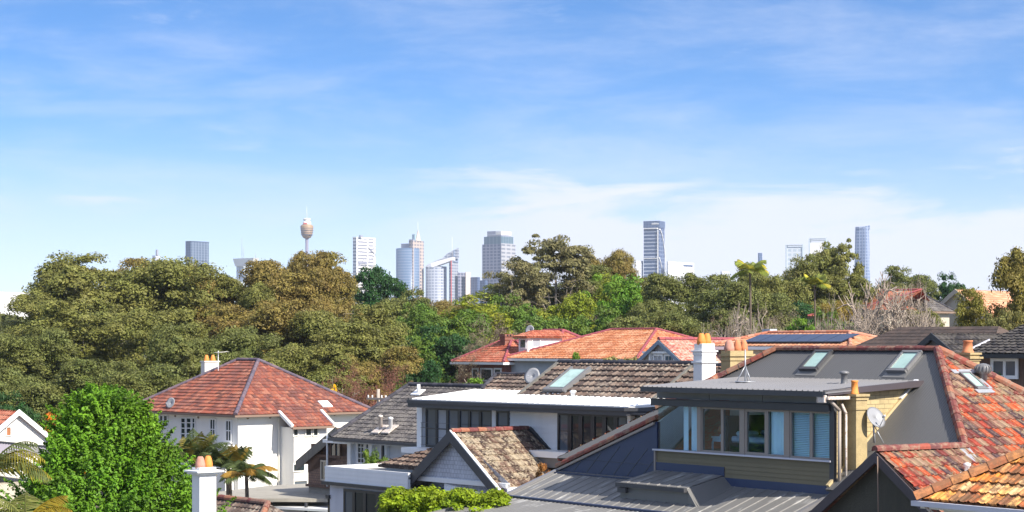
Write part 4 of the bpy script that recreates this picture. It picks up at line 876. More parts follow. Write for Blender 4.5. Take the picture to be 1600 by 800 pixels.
def shed():
    fr = Frame(480, 96, 50); h = thing('timber_building', fr, 'brown shingled timber gable building beside the white house', 'building')
    a = fr.T(532, 668, 0); b = fr.T(469, 722, 0); tz = -.25
    A_ = Vector((a[0], tz, a[2])); B_ = Vector((b[0], tz, b[2])); C_ = A_ * 2 - B_; C_ = Vector((2 * A_[0] - B_[0], tz, B_[2]))
    mb = MB(); th = Vector((0, 0, -.12)); D = Vector((0, 5, 0))
    mb.prism([A_, B_, B_ + th, A_ + th], D); mb.prism([A_, C_, C_ + th, A_ + th], D); mb.build('roof', MATS['shingle_brown'], h, fr)
    mb = MB(); w = Vector((0, 0, -.42)); mb.prism([A_ + Vector((0, -.04, .05)), B_ + Vector((0, -.04, .05)), B_ + w, A_ + w], (0, .05, 0)); mb.build('barge_board', MATS['wood_grey'], h, fr)
    s0 = fr.T(481, 740, 0)[0]; zl = fr.T(500, 711, 0).z
    mb = MB(); mb.prism([(s0, 0, zl), (s0 + 6, 0, zl), (s0 + 6, 0, A_[2] - .5), (A_[0], 0, A_[2] - .2), (s0, 0, A_[2] - .2 - (A_[0] - s0) * .75)], (0, .1, 0)); mb.build('upper_wall', MATS['timber_brown'], h, fr)
    zb = fr.T(490, 757, 0).z; mb = MB(); mb.box(s0, s0 + 6, 0.02, 4.8, zb, zl - .01); mb.build('lower_wall', MATS['brown_shingle'], h, fr)
    mb = MB(); mb.box(s0 + .1, s0 + 6, .12, 4.8, zl, A_[2] - .9); mb.build('core_wall', MATS['timber_brown'], h, fr)
    mb = MB(); mb.box(s0 - .1, s0 + 6, -.08, 0.02, zb - .12, zb); mb.box(s0 - .1, s0 + 6, -.06, 0, zl - .08, zl + .04); mb.build('timber_rail', MATS['timber_brown'], h, fr)
    winpx(h, fr, 'T', 0, 502, 511, 719, 751, fm='stucco_beige', gm='dark_glass', w=.08); winpx(h, fr, 'T', -.02, 517, 533, 691, 716, fm='timber_brown', gm='dark_glass', nx=2)
    mb = MB(); p = fr.T(514, 700, -.2); mb.tube((p[0], -.3, zb), (p[0], -.3, A_[2] - .35), .05); mb.build('downpipe', MATS['white_trim'], h, fr)
    mb = MB(); p = fr.T(508, 688, -.4); mb.box(p[0], p[0] + 3, -.55, -.05, p[2] - .1, p[2] + .06); mb.build('eave_board', MATS['white_trim'], h, fr)
    mb = MB(); mb.box(s0, s0 + 6, 0.05, 4.7, -11, zb - .1); mb.build('base_wall', MATS['concrete'], h, fr)
shed()
# ================================================================ HOUSE E : white house, red hip roof
E = Frame(368, 105.0, 48)
def houseE():
    fr = E; h = thing('house', fr, 'large white stucco house with red tiled hip roof and cream chimney', 'house'); z = -3.81; p = .61; Ls, Lt = 9.9, 9.6
    a = Vector((-Ls - 1.7, 0, z)); b = Vector((0, 0, z)); c = Vector((0, Lt, z)); d = Vector((-Ls - 1.7, Lt, z)); f_ = Vector((-4.8, 4.8, z + 4.8 * p)); e = Vector((-6.95, 4.8, z + 4.8 * p))
    sp = 4.8 * p / 4.8     # slope of +s face
    def f(mb):
        field(mb, [a, b, f_, e], ga=.27, gb=.335, prof=ROLLS, lift=.04); field(mb, [b, c, f_], ga=.27, gb=.335, prof=ROLLS, lift=.03, jitter=.008); field(mb, [c, d, e, f_], ga=.27, gb=.335, prof=ROLLS); field(mb, [d, a, e], ga=.27, gb=.335, prof=ROLLS)
    o = obj(f, 'roof', 'tile_white_house', h, fr, recalc=False)
    mb = MB(); caps(mb, b, f_, .12, .4); caps(mb, e, f_, .12, .4); caps(mb, a, e, .11, .4); caps(mb, c, f_, .11, .4); sub(mb, 'ridge_capping', 'cap_slate', o, fr)
    # projecting bay roof on the sunny side
    tL = fr.S(452, 661, .9)[1]; tR = fr.S(517, 659, .9)[1]
    mb = MB(); field(mb, [(0, tL, z), (1.15, tL, z - 1.15 * p), (1.15, tR, z - 1.15 * p), (0, tR, z)], ga=.27, gb=.335, prof=ROLLS, lift=.03); mb.build('bay_roof', MATS['tile_white_house'], h, fr, recalc=False)
    for t in (tL, tR): mb = MB(); mb.beam((-.1 if t == tL else -.05, t, z + .12), (1.2, t, z - 1.15 * p + .05), .16, .16); mb.build('verge_board', MATS['white_trim'], h, fr)
    c_ = fr.P(507, 633, z, -p, 0); mb = MB(); mb.prism([c_ + Vector((-.25, -.3, .2)), c_ + Vector((.25, -.3, -.1)), c_ + Vector((.25, .4, -.1)), c_ + Vector((-.25, .4, .2))], (0, 0, .05)); mb.build('roof_patch', MATS['white_trim'], h, fr)
    # gutters and soffit
    def f(mb): mb.box(-Ls, .1, -.10, 0, z - .12, z - .01); mb.box(0, .10, 0, tL, z - .12, z - .01); mb.box(0, .10, tR, Lt, z - .12, z - .01); mb.box(1.15, 1.25, tL, tR, z - 1.15 * p - .12, z - 1.15 * p)
    obj(f, 'gutter', 'cable', h, fr)
    def f(mb): mb.box(-Ls, -.02, .02, .5, z - .16, z - .10); mb.box(-.5, -.02, .5, Lt - .1, z - .16, z - .10)
    obj(f, 'eave_soffit', 'cream_stucco', h, fr)
    mb = MB(); mb.box(-Ls, -.5, .5, Lt - .5, -11, z - .16); mb.build('wall', MATS['white_stucco'], h, fr)
    mb = MB(); mb.box(-.49, .85, tL + .35, tR - .25, -11, z - .74); mb.build('bay_wall', MATS['white_stucco'], h, fr)
    # stepped column between wall and bay
    t1 = fr.S(434, 700, -.48)[1]; t2 = fr.S(447, 700, -.3)[1]; mb = MB(); mb.box(-.49, -.38, t1, t2, -11, z - .25); mb.build('pier', MATS['cream_stucco'], h, fr)
    mb = MB(); mb.tube((.02, t2 + .15, -10), (.02, t2 + .15, z - .4), .07); mb.build('downpipe', MATS['white_trim'], h, fr)
    # windows, shaded side (three casements, two singles, far group)
    tw = .49
    for x0, x1, y0, y1, nx, ny in ((283, 291, 652, 686, 1, 4), (291.5, 300, 652, 686, 1, 4), (300.5, 306, 652, 686, 1, 4), (328.5, 337.5, 654, 687.5, 2, 2), (353, 362.5, 656, 690, 2, 2), (237, 244, 647, 667, 1, 2), (244, 250, 647, 667, 1, 2), (250, 256, 648, 668, 1, 2), (256, 263, 648, 668, 1, 2)):
        winpx(h, fr, 'T', tw, x0, x1, y0, y1, nx=nx, ny=ny, w=.07, sill='white_trim' if x0 > 280 else None, bars=.05)
    # ground-floor bay with little ledge
    q0 = fr.T(342, 700, tw)[0]; q1 = fr.T(366, 700, tw)[0]; zq = fr.T(355, 697, tw).z; mb = MB(); mb.box(q0, q1, -.1, tw, -11, zq); mb.build('bay_wall', MATS['white_stucco'], h, fr); mb = MB(); mb.box(q0 - .1, q1 + .1, -.2, tw, zq, zq + .09); mb.build('ledge', MATS['white_trim'], h, fr)
    # sunny side windows
    for x0, x1 in ((457, 466), (476, 487), (488, 497)): winpx(h, fr, 'S', .86, x0, x1, 663, 682, nx=1, ny=1, w=.07, fm='cream_stucco')
    winpx(h, fr, 'S', -.48, 434, 441, 739, 762, fm='cream_stucco', nx=1); winpx(h, fr, 'S', .86, 457, 476, 724, 737, fm='cream_stucco'); winpx(h, fr, 'S', .86, 458, 480, 750, 762, fm='cream_stucco', gm='mid_glass')
    for x, y in ((387, 653), (422, 652), (523, 648), (563, 647)):
        q = fr.S(x, y, -.49); mb = MB(); mb.tube((-.5, q[1], q[2]), (-.46, q[1], q[2]), .07, n=8); mb.build('wall_vent', MATS['cable'], h, fr)
    for x, y in ((274, 650), (310, 652)): q = fr.T(x, y, tw); mb = MB(); mb.tube((q[0], tw + .01, q[2]), (q[0], tw - .03, q[2]), .07, n=8); mb.build('wall_vent', MATS['cable'], h, fr)
    # chimney at the back slope
    k = (320 - 800) / FP; Yc = 114.5; s, t = fr.st(k * Yc, Yc); zt = -(564 - HY) / FP * Yc
    c = chimney(h, fr, s - .42, s, t, t + 1.0, z - 1, zt, 'cream_stucco', ((0, .07, .05),))
    for dt in (.25, .7): pot(c, fr, s - .2, t + dt, zt, .14, .36, 'pot_orange', wide=False)
houseE()
aerial(341, 600, 548, 113, 'thin grey television aerial beside the cream chimney', fr=E, mat='white_trim')
dish('satellite_dish', 'small pinkish dish above the left eave of the white house', E, tuple(E.P(267, 630, -3.81 + .25, 0, .61)), .33, (.2, -.9, .35), mast=.55)
# carport and fence in front of white house
def carport():
    fr = Frame(340, 88, 50, -11); h = thing('carport', fr, 'flat concrete carport roof in front of the white house', 'carport')
    P = [fr.Z(338, 782, -7.45), fr.Z(512, 783, -7.45), fr.Z(512, 757, -7.45), fr.Z(420, 762, -7.45), fr.Z(338, 772, -7.45)]
    mb = MB(); mb.prism([(p[0], p[1], -7.5) for p in P], (0, 0, .16)); mb.build('roof_slab', MATS['concrete'], h, fr)
    mb = MB(); Q = [fr.Z(375, 787, -7.7), fr.Z(512, 778, -7.7), fr.Z(512, 795, -7.7), fr.Z(460, 792, -7.7)]; mb.prism([(p[0], p[1], -7.85) for p in Q], (0, 0, .12)); mb.build('white_roof', MATS['white_metal_roof'], h, fr)
    for px in (352, 400, 470): p = fr.Z(px, 786, -7.5); mb = MB(); mb.tube((p[0], p[1] + .3, -11), (p[0], p[1] + .3, -7.5), .08); mb.build('post', MATS['dark_trim'], h, fr)
    a = fr.Z(340, 790, -7.95); b = fr.Z(455, 802, -7.95); mb = MB()
    n = 16
    for i in range(n + 1): p = a.lerp(b, i / n); mb.box(p[0] - .035, p[0] + .035, p[1] - .035, p[1] + .035, -9.6, -8.0)
    mb.beam((a[0], a[1], -7.98), (b[0], b[1], -7.98), .08, .09); mb.build('slat_screen', MATS['dark_trim'], h, fr)
    mb = MB(); p = fr.Z(340, 790, -8.4); mb.box(p[0], p[0] + 7, p[1] + 2, p[1] + 2.2, -11, -7.7); mb.build('rear_wall', MATS['lavender_stucco'], h, fr)
carport()
# ================================================================ background houses
def bg_house(label, px, Y, a, S, T, ytop_eave, ps, pt, tile, cap, wall, hips=(1, 1), zb=-9, over=.4, soff='white_trim', ga=.33, gb=.36):
    """near corner of the eaves at px,ytop_eave; S metres to the far left, T metres to the right"""
    fr = Frame(px, Y, a, zb); h = thing('house', fr, label, 'house'); z = -(ytop_eave - HY) / FP * Y
    o, e, f = hip_roof(h, fr, -S, 0, 0, T, z, ps, pt, tile, cap, ga=ga, gb=gb, hips=hips)
    mb = MB(); mb.box(-S - .08, .08, -.1, 0, z - .2, z - .02); mb.box(0, .1, 0, T, z - .2, z - .02); mb.build('gutter', MATS[soff], h, fr)
    mb = MB(); mb.box(-S + over, -over, over, T - over, zb - 1, z - .03); mb.build('wall', MATS[wall], h, fr)
    return fr, h, z, e, f
def houseF():
    fr, h, z, e, f = bg_house('red tiled brick house with white dormer and brick chimney', 787, 150, 50, 6.6, 2.4 * 2.6, 566, .62, .55, 'tile_bright_red', 'cap_bright', 'red_brick', ga=.3)
    for x0, x1 in ((738, 748), (751, 770), (772, 784)): winpx(h, fr, 'T', .4, x0, x1, 575, 596, w=.12, gm='dark_glass')
    # second, taller block behind to the right
    f2 = Frame(866, 150, 50, -9); z2 = -(566.5 - HY) / FP * 150; q = fr.st((866 - 800) / FP * 150, 150)
    s1, t1 = q; hgt = -(517 - HY) / FP * 155 - z2; Wd = 4.6
    apex = Vector((s1 - Wd * .9, t1 + Wd, z2 + hgt)); a2 = Vector((s1 - 11, t1, z2)); b2 = Vector((s1, t1, z2)); c2 = Vector((s1, t1 + 2 * Wd, z2)); d2 = Vector((s1 - 11, t1 + 2 * Wd, z2)); e2 = Vector((s1 - 6.5, t1 + Wd, z2 + hgt))
    mb = MB(); field(mb, [a2, b2, apex, e2], ga=.3, gb=.36, prof=ROLLS); field(mb, [b2, c2, apex], ga=.3, gb=.36, prof=ROLLS); field(mb, [c2, d2, e2, apex], ga=.3, gb=.36, prof=ROLLS); field(mb, [d2, a2, e2], ga=.3, gb=.36, prof=ROLLS)
    o = mb.build('upper_roof', MATS['tile_bright_red'], h, fr, recalc=False); mb = MB(); caps(mb, b2, apex, .14, .5); caps(mb, e2, apex, .14, .5); caps(mb, a2, e2, .14, .5); caps(mb, c2, apex, .14, .5); sub(mb, 'ridge_capping', 'cap_bright', o, fr)
    mb = MB(); mb.box(s1 - 10.5, s1 - .4, t1 + .4, t1 + 8, -10, z2 - .05); mb.build('wall', MATS['red_brick'], h, fr)
    mb = MB(); mb.box(s1 - 11, s1, t1 - .1, t1, z2 - .25, z2 - .02); mb.build('gutter', MATS['slate_blue_wall'], h, fr)
    for x0, x1 in ((816, 825), (829, 838)): winpx(h, fr, 'T', t1 + .39, x0, x1, 575, 586, w=.12, gm='mid_glass')
    winpx(h, fr, 'T', .39, 796, 803, 577, 588, w=.1, gm='mid_glass') if False else None
    # dormer: white box with its own little red roof
    k = (824.5 - 800) / FP; Yd = 151; s, t = fr.st(k * Yd, Yd); zt = -(526 - HY) / FP * Yd; zb_ = -(548 - HY) / FP * Yd
    mb = MB(); mb.box(s - 1.1, s, t, t + 3.6, zb_ - .4, zt); o = mb.build('dormer', MATS['white_paint'], h, fr)
    mb = MB(); r = [(s - 1.4, t - .4, zt), (s + .35, t - .4, zt), (s + .35, t + 3.8, zt), (s - 1.4, t + 3.8, zt)]; ap = (s - .55, t + 1.0, zt + .5); ap2 = (s - .55, t + 3.8, zt + .5)
    field(mb, [r[0], r[1], ap], ga=.3, prof=ROLLS, gb=.36); field(mb, [r[1], r[2], ap2, ap], ga=.3, prof=ROLLS, gb=.36); field(mb, [r[3], r[0], ap, ap2], ga=.3, prof=ROLLS, gb=.36); sub(mb, 'dormer_roof', 'tile_bright_red', o, fr)
    window(h, fr, 'T', t, s - .95, s - .15, zb_ + .15, zt - .15, w=.1); window(h, fr, 'S', s, t + .4, t + 1.3, zb_ + .25, zt - .15, w=.08, gm='pale_glass')
    k = (789 - 800) / FP; Yc = 153.5; s, t = fr.st(k * Yc, Yc); zt = -(522 - HY) / FP * Yc
    c = chimney(h, fr, s - .6, s, t, t + .75, z, zt, 'red_brick', ((.0, .2, .06), (.35, .12, .05)))
    mb = MB()
    for dt in (.15, .45): mb.box(s + .055, s + .065, t + dt, t + dt + .16, zt - .17, zt - .04)
    sub(mb, 'vent_slot', 'black_frame', c, fr)
    return fr
Ff = houseF()
dish('satellite_dish', 'tiny dish on top of the white dormer roof', Ff, tuple(Ff.T(828, 516, 3.5)), .4, (.3, -.9, .3), mast=.5, arms=False)
def houseG():
    fr, h, z, e, f = bg_house('house with broad orange tiled hip roof and blue-grey walls', 994, 138, 54, 16.5, 13.2, 561.5, .40, .335, 'tile_terracotta', 'cap_bright', 'slate_blue_wall', ga=.33, gb=.42)
houseG()
def houseH():
    fr = Frame(1033, 112, 54, -9); h = thing('house', fr, 'small grey board gable house with blue-grey barge boards', 'house')
    zr = -(531 - HY) / FP * 112; hw = 2.55; pt = .62; T1 = 6.5
    Rr = lambda s, t: Vector((s, t, zr - abs(s) * pt))
    mb = MB(); field(mb, [Rr(0, -.2), Rr(hw, -.2), Rr(hw, T1), Rr(0, T1)], prof=ROLLS, ga=.3); field(mb, [Rr(0, -.2), Rr(-hw, -.2), Rr(-hw, T1), Rr(0, T1)], prof=ROLLS, ga=.3); o = mb.build('roof', MATS['tile_salmon_red'], h, fr, recalc=False)
    mb = MB(); caps(mb, Rr(0, -.2), Rr(0, T1), .12, .45); sub(mb, 'ridge_capping', 'cap_bright', o, fr)
    for sg in (-1, 1): a = Rr(0, -.24); b = Rr(sg * (hw + .1), -.24); mb = MB(); mb.prism([a, b, b - Vector((0, 0, .26)), a - Vector((0, 0, .26))], (0, .06, 0)); mb.build('barge_board', MATS['blue_barge'], h, fr)
    mb = MB(); field(mb, [Rr(-hw + .2, .1), Rr(hw - .2, .1) + Vector((0, 0, 0)), Rr(0, .1)], out=(0, -1, 0), ga=.28, gb=None, prof=[(0, .02), (.15, .02), (.16, 0), (1, 0)], lift=0); mb.build('gable_boards', MATS['grey_board'], h, fr, recalc=False)
    mb = MB(); mb.box(-hw + .3, hw - .3, .12, T1, -10, Rr(hw, 0).z + .15); mb.build('wall', MATS['stucco_beige'], h, fr)
    mb = MB(); z0 = -(555 - HY) / FP * 112; mb.box(-1.6, 1.2, -.1, .1, z0 + .1, z0 + .22); mb.box(-1.0, -.88, -.1, .1, -3, z0 + .1); mb.build('window_surround', MATS['white_trim'], h, fr)
    zq = -(560 - HY) / FP * 112; window(h, fr, 'T', .1, -.8, .1, zq - .6, z0 + .05, w=.1, gm='pale_glass', nx=2); window(h, fr, 'T', .1, .2, 1.1, zq - .6, z0 + .05, w=.1, gm='blue_glass')
tilemat('tile_salmon_red', [(.42, .13, .09), (.36, .11, .08), (.48, .20, .14), (.33, .10, .08)], (.55, .40, .32), .3)
houseH()
def houseJ():
    fr, h, z, e, f = bg_house('salmon tiled house with dark solar panels on its roof', 1329, 104, 54, 11.5, 5.0, 541, .30, .30, 'tile_salmon', 'cap_salmon', 'stucco_beige')
    p = .30
    for i in range(6):
        for j in range(1):
            s0 = -8.9 + i * 1.32; mb = MB(); q = lambda s, t: Vector((s, t, z + p * t + .12)); mb.prism([q(s0, .35), q(s0 + 1.26, .35), q(s0 + 1.26, 1.75), q(s0, 1.75)], (0, 0, .05)); mb.build('solar_panel', MATS['solar_blue'], h, fr)
    q = lambda s, t: Vector((s, t, z - p * 0 + -.30 * 0 + .1 - s * .0)); 
tilemat('cap_salmon', [(.56, .22, .13), (.48, .17, .10), (.60, .30, .2)], interp='LINEAR')
houseJ()
def houseK():
    fr = Frame(1457, 76, 54, -9); h = thing('house', fr, 'dark brown shingle roofed house with black gable and white window', 'house')
    # long brown roof: -t face, ridge along s
    zr = -(511.5 - HY) / FP * 84; s0 = fr.T(1405, 511, 5)[0]; s1 = fr.T(1560, 511, 5)[0]; zt = zr
    z0 = zt - 5.2 * .52
    E0 = Vector((s0 - 4.3, 0, z0)); 
    a = Vector((s0, 5, zt)); b = Vector((s1, 5, zt)); c = Vector((s1 + 3, 0, z0)); d = Vector((s0 - 3.9, 0, z0))
    mb = MB(); field(mb, [d, c, b, a], ga=.3, gb=.3, prof=FLAT, lift=.012); field(mb, [a, b, (s1 + 3, 10, z0), (s0 - 3.9, 10, z0)], ga=.3, gb=.3, prof=FLAT, lift=.012); field(mb, [d, a, (s0 - 3.9, 10, z0)], ga=.3, gb=.3, prof=FLAT, lift=.012); field(mb, [c, b, (s1 + 3, 10, z0)], ga=.3, gb=.3, prof=FLAT, lift=.012)
    mb.build('roof', MATS['tile_dark_brown'], h, fr, recalc=False)
    mb = MB(); mb.box(s0 - 3.4, s1 + 2.6, .5, 9.5, -10, z0 - .02); mb.build('wall', MATS['timber_brown'], h, fr)
    # black gable, ridge along t, face at t=-1.5
    tg = -1.6; ap = fr.T(1456, 522.5, tg); sc = ap[0]; zg = ap[2]; hw = 2.6; pt = .66
    Rr = lambda s, t: Vector((s, t, zg - abs(s - sc) * pt))
    mb = MB(); field(mb, [Rr(sc, tg), Rr(sc + hw, tg), Rr(sc + hw, 3.4), Rr(sc, 3.4)], prof=ROLLS, ga=.3); field(mb, [Rr(sc, tg), Rr(sc - hw, tg), Rr(sc - hw, 3.4), Rr(sc, 3.4)], prof=ROLLS, ga=.3); o = mb.build('gable_roof', MATS['tile_black'], h, fr, recalc=False)
    for sg in (-1, 1): a = Rr(sc, tg - .06); b = Rr(sc + sg * (hw + .1), tg - .06); mb = MB(); mb.prism([a + Vector((0, 0, .06)), b + Vector((0, 0, .06)), b - Vector((0, 0, .2)), a - Vector((0, 0, .2))], (0, .06, 0)); mb.build('barge_board', MATS['dark_trim'], h, fr)
    mb = MB(); mb.prism([Rr(sc, tg + .25) - Vector((0, 0, .1)), Rr(sc + hw - .2, tg + .25), Rr(sc - hw + .2, tg + .25)], (0, .1, 0)); mb.build('gable_wall', MATS['gutter_grey'], h, fr)
    mb = MB(); mb.beam((sc - 1.4, tg + .2, zg - 1.55), (sc, tg + .2, zg - .62), .05, .10); mb.box(sc + .1, sc + .2, tg + .15, tg + .22, zg - 1.6, zg - .6); mb.build('gable_trim', MATS['white_trim'], h, fr)
    mb = MB(); mb.box(sc - hw + .3, sc + hw - .3, tg + .4, 2, -10, zg - 1.75); mb.build('wall', MATS['timber_brown'], h, fr)
    # right wing: +s slope in black tiles, wall below with white window
    sR = fr.T(1545, 553, -2.2); z2 = sR[2]
    w0 = Vector((sR[0] - 1.2, -2.2, z2)); w1 = Vector((sR[0] + 9, -2.2, z2)); w2 = Vector((sR[0] + 9, 2.0, z2 + 4.2 * .32)); w3 = Vector((sR[0] - 1.2, 2.0, z2 + 4.2 * .32))
    mb = MB(); field(mb, [w0, w1, w2, w3], prof=ROLLS, ga=.3, lift=.04); o = mb.build('wing_roof', MATS['tile_black'], h, fr, recalc=False)
    mb = MB(); mb.beam(w0 + Vector((0, 0, .06)), w0.lerp(w3, .35) + Vector((0, 0, .06)), .05, .06); sub(mb, 'valley_flashing', 'lilac_sill', o, fr)
    mb = MB(); mb.box(w0[0] - .1, w1[0], -2.32, -2.2, z2 - .16, z2 - .01); mb.build('gutter', MATS['black_frame'], h, fr)
    mb = MB(); mb.box(w0[0] + .2, w1[0], -1.7, 2, -10, z2 - .1); mb.build('wall', MATS['timber_brown'], h, fr)
    winpx(h, fr, 'T', -1.72, 1549, 1592, 559, 592, nx=2, w=.13, gm='mid_glass', bars=.12)
houseK()
def houseL():
    fr = Frame(1495, 195, 50, -6); h = thing('house', fr, 'distant beige stucco gable house among the right-hand trees', 'house')
    zr = -(453 - HY) / FP * 195; hw = 5.2; pt = .72; Rr = lambda s, t: Vector((s, t, zr - abs(s) * pt))
    mb = MB(); field(mb, [Rr(0, -.3), Rr(hw, -.3), Rr(hw, 10), Rr(0, 10)], prof=FLAT, ga=.35, gb=.4); field(mb, [Rr(0, -.3), Rr(-hw, -.3), Rr(-hw, 10), Rr(0, 10)], prof=FLAT, ga=.35, gb=.4); mb.build('roof', MATS['tile_salmon'], h, fr, recalc=False)
    mb = MB(); mb.prism([Rr(0, 0), Rr(hw - .3, 0), Rr(hw - .3, 0) - Vector((0, 0, 6)), Rr(-hw + .3, 0) - Vector((0, 0, 6)), Rr(-hw + .3, 0)], (0, 9, 0)); mb.build('wall', MATS['stucco_beige'], h, fr)
    for sg in (-1, 1): a = Rr(0, -.35); b = Rr(sg * (hw + .1), -.35); mb = MB(); mb.prism([a + Vector((0, 0, .1)), b + Vector((0, 0, .1)), b - Vector((0, 0, .42)), a - Vector((0, 0, .42))], (0, .1, 0)); mb.build('barge_board', MATS['stucco_beige'], h, fr)
    fr, h, z, e, f = bg_house('distant house with coral tiled roof behind the bare trees', 1392, 185, 40, 4, 9.5, 484, .42, .42, 'tile_bright_red', 'cap_bright', 'stucco_beige', zb=-6, soff='stucco_beige')
    fr, h, z, e, f = bg_house('distant house with grey slate roof left of the beige gable', 1448, 188, 50, 4.5, 4.5, 486, .75, .75, 'tile_slate', 'cap_dark', 'stucco_beige', zb=-6, soff='cable')
    fr, h, z, e, f = bg_house('low distant house whose small orange roof shows between bare branches', 1296, 170, 50, 2.5, 2.5, 494, .45, .45, 'tile_bright_red', 'cap_bright', 'stucco_beige', zb=-6, soff='cable')
houseL()
def houseM():
    fr = Frame(27, 98, 52, -11); h = thing('house', fr, 'white gabled house with red roof at the left edge', 'house')
    zr = -(643 - HY) / FP * 98; hw = 2.4; pt = .80
    # gable faces +s (sunny): ridge along s
    Rr = lambda s, t: Vector((s, t, zr - abs(t) * pt))
    mb = MB(); field(mb, [Rr(.15, 0), Rr(.15, -hw), Rr(-8, -hw), Rr(-8, 0)], prof=ROLLS, ga=.3); field(mb, [Rr(.15, 0), Rr(.15, hw), Rr(-8, hw), Rr(-8, 0)], prof=ROLLS, ga=.3); mb.build('roof', MATS['tile_bright_red'], h, fr, recalc=False)
    mb = MB(); mb.prism([Rr(0, 0), Rr(0, hw - .2), (0, hw - .2, -11), (0, -hw + .2, -11), Rr(0, -hw + .2)], (-7.8, 0, 0)); mb.build('wall', MATS['white_stucco'], h, fr)
    for sg in (-1, 1): a = Rr(.2, 0); b = Rr(.2, sg * (hw + .1)); mb = MB(); mb.prism([a + Vector((0, 0, .12)), b + Vector((0, 0, .12)), b - Vector((0, 0, .18)), a - Vector((0, 0, .18))], (.06, 0, 0)); mb.build('barge_board', MATS['white_trim'], h, fr)
    q = fr.S(13, 674, 0); window(h, fr, 'S', .0, q[1] - .15, q[1] + .15, q[2] - .25, q[2] + .25, w=.05, fm='cream_stucco', gm='pot_glass')
    f2 = Frame(50, 84, 52, -11); h = thing('house', f2, 'low grey-lilac metal roofed house behind the palm fronds', 'house'); z = -(702 - HY) / FP * 84
    mb = MB(); field(mb, [(-16, -6, z - 1.4), (0, -6, z - 1.4), (0, 1, z), (-16, 1, z)], ga=.3, gb=None, prof=[(0, 0), (.44, 0), (.5, .03), (.56, 0), (1, 0)], lift=0); mb.build('roof', MATS['roof_lilac'], h, f2, recalc=False)
    mb = MB(); mb.box(-16, -.3, -5.6, 1, -11, z - 1.5); mb.build('wall', MATS['stucco_beige'], h, f2)
    mb = MB(); mb.box(-16, .1, .9, 1.1, z - .1, z + .1); mb.build('ridge', MATS['wood_grey'], h, f2)
    # dark tiled roof low behind the foreground chimney
    f3 = Frame(372, 62, 50, -11); h = thing('house', f3, 'low house with dull brown roof behind the white foreground chimney', 'house'); z = -7.35
    mb = MB(); field(mb, [(-9, 0, z), (0, 0, z), (-2.6, 2.8, z + 1.9), (-6.4, 2.8, z + 1.9)], prof=ROLLS); field(mb, [(0, 0, z), (0, 5.6, z), (-2.6, 2.8, z + 1.9)], prof=ROLLS); field(mb, [(-9, 5.6, z), (-9, 0, z), (-6.4, 2.8, z + 1.9)], prof=ROLLS); field(mb, [(0, 5.6, z), (-9, 5.6, z), (-6.4, 2.8, z + 1.9), (-2.6, 2.8, z + 1.9)], prof=ROLLS); o = mb.build('roof', MATS['tile_brown'], h, f3, recalc=False)
    mb = MB(); caps(mb, (0, 0, z), (-2.6, 2.8, z + 1.9), .12, .4); caps(mb, (-6.4, 2.8, z + 1.9), (-2.6, 2.8, z + 1.9), .12, .4); sub(mb, 'ridge_capping', 'cap_red', o, f3)
    mb = MB(); mb.box(-8.6, -.4, .4, 5.2, -11, z - .02); mb.build('wall', MATS['stucco_beige'], h, f3)
paint('roof_lilac', (.22, .20, .24), .6, .12, .5); glassmat('pot_glass', (.35, .14, .06), .4)
houseM()
def hut():   # pale rooftop unit left of solar house
    fr = Frame(1203, 118, 54, -8); th = thing('rooftop_unit', fr, 'small pale grey box unit between bare trees above the salmon roof', 'rooftop unit'); z1 = -(514 - HY) / FP * 118
    mb = MB(); mb.box(-.7, 0, 0, .6, -8, z1); mb.build('cabinet', MATS['slate_blue_wall'], th, fr); mb = MB(); mb.box(-.45, -.2, -.02, -.001, z1 - .42, z1 - .15); mb.build('vent', MATS['dark_trim'], th, fr)
hut()
def pole():
    fr = Frame(591, 118, 40, -11); th = thing('power_pole', fr, 'pale timber power pole with crossarm above the slate roof', 'power pole'); z1 = -(608 - HY) / FP * 118
    mb = MB(); mb.tube((0, 0, -11), (0, 0, z1), .13, .10, 8); mb.build('pole', MATS['bark_pale'], th, fr)
    zc = -(623 - HY) / FP * 118; mb = MB(); mb.box(-.85, .85, -.16, -.06, zc - .06, zc + .06); mb.build('crossarm', MATS['bark_pale'], th, fr)
    for x in (-.75, -.4, .4, .75): mb = MB(); mb.lathe((x, -.11, zc + .06), [(.04, 0), (.06, .04), (.03, .08), (.05, .13), (.02, .16)], 8); mb.build('insulator', MATS['white_trim'], th, fr)
pole()
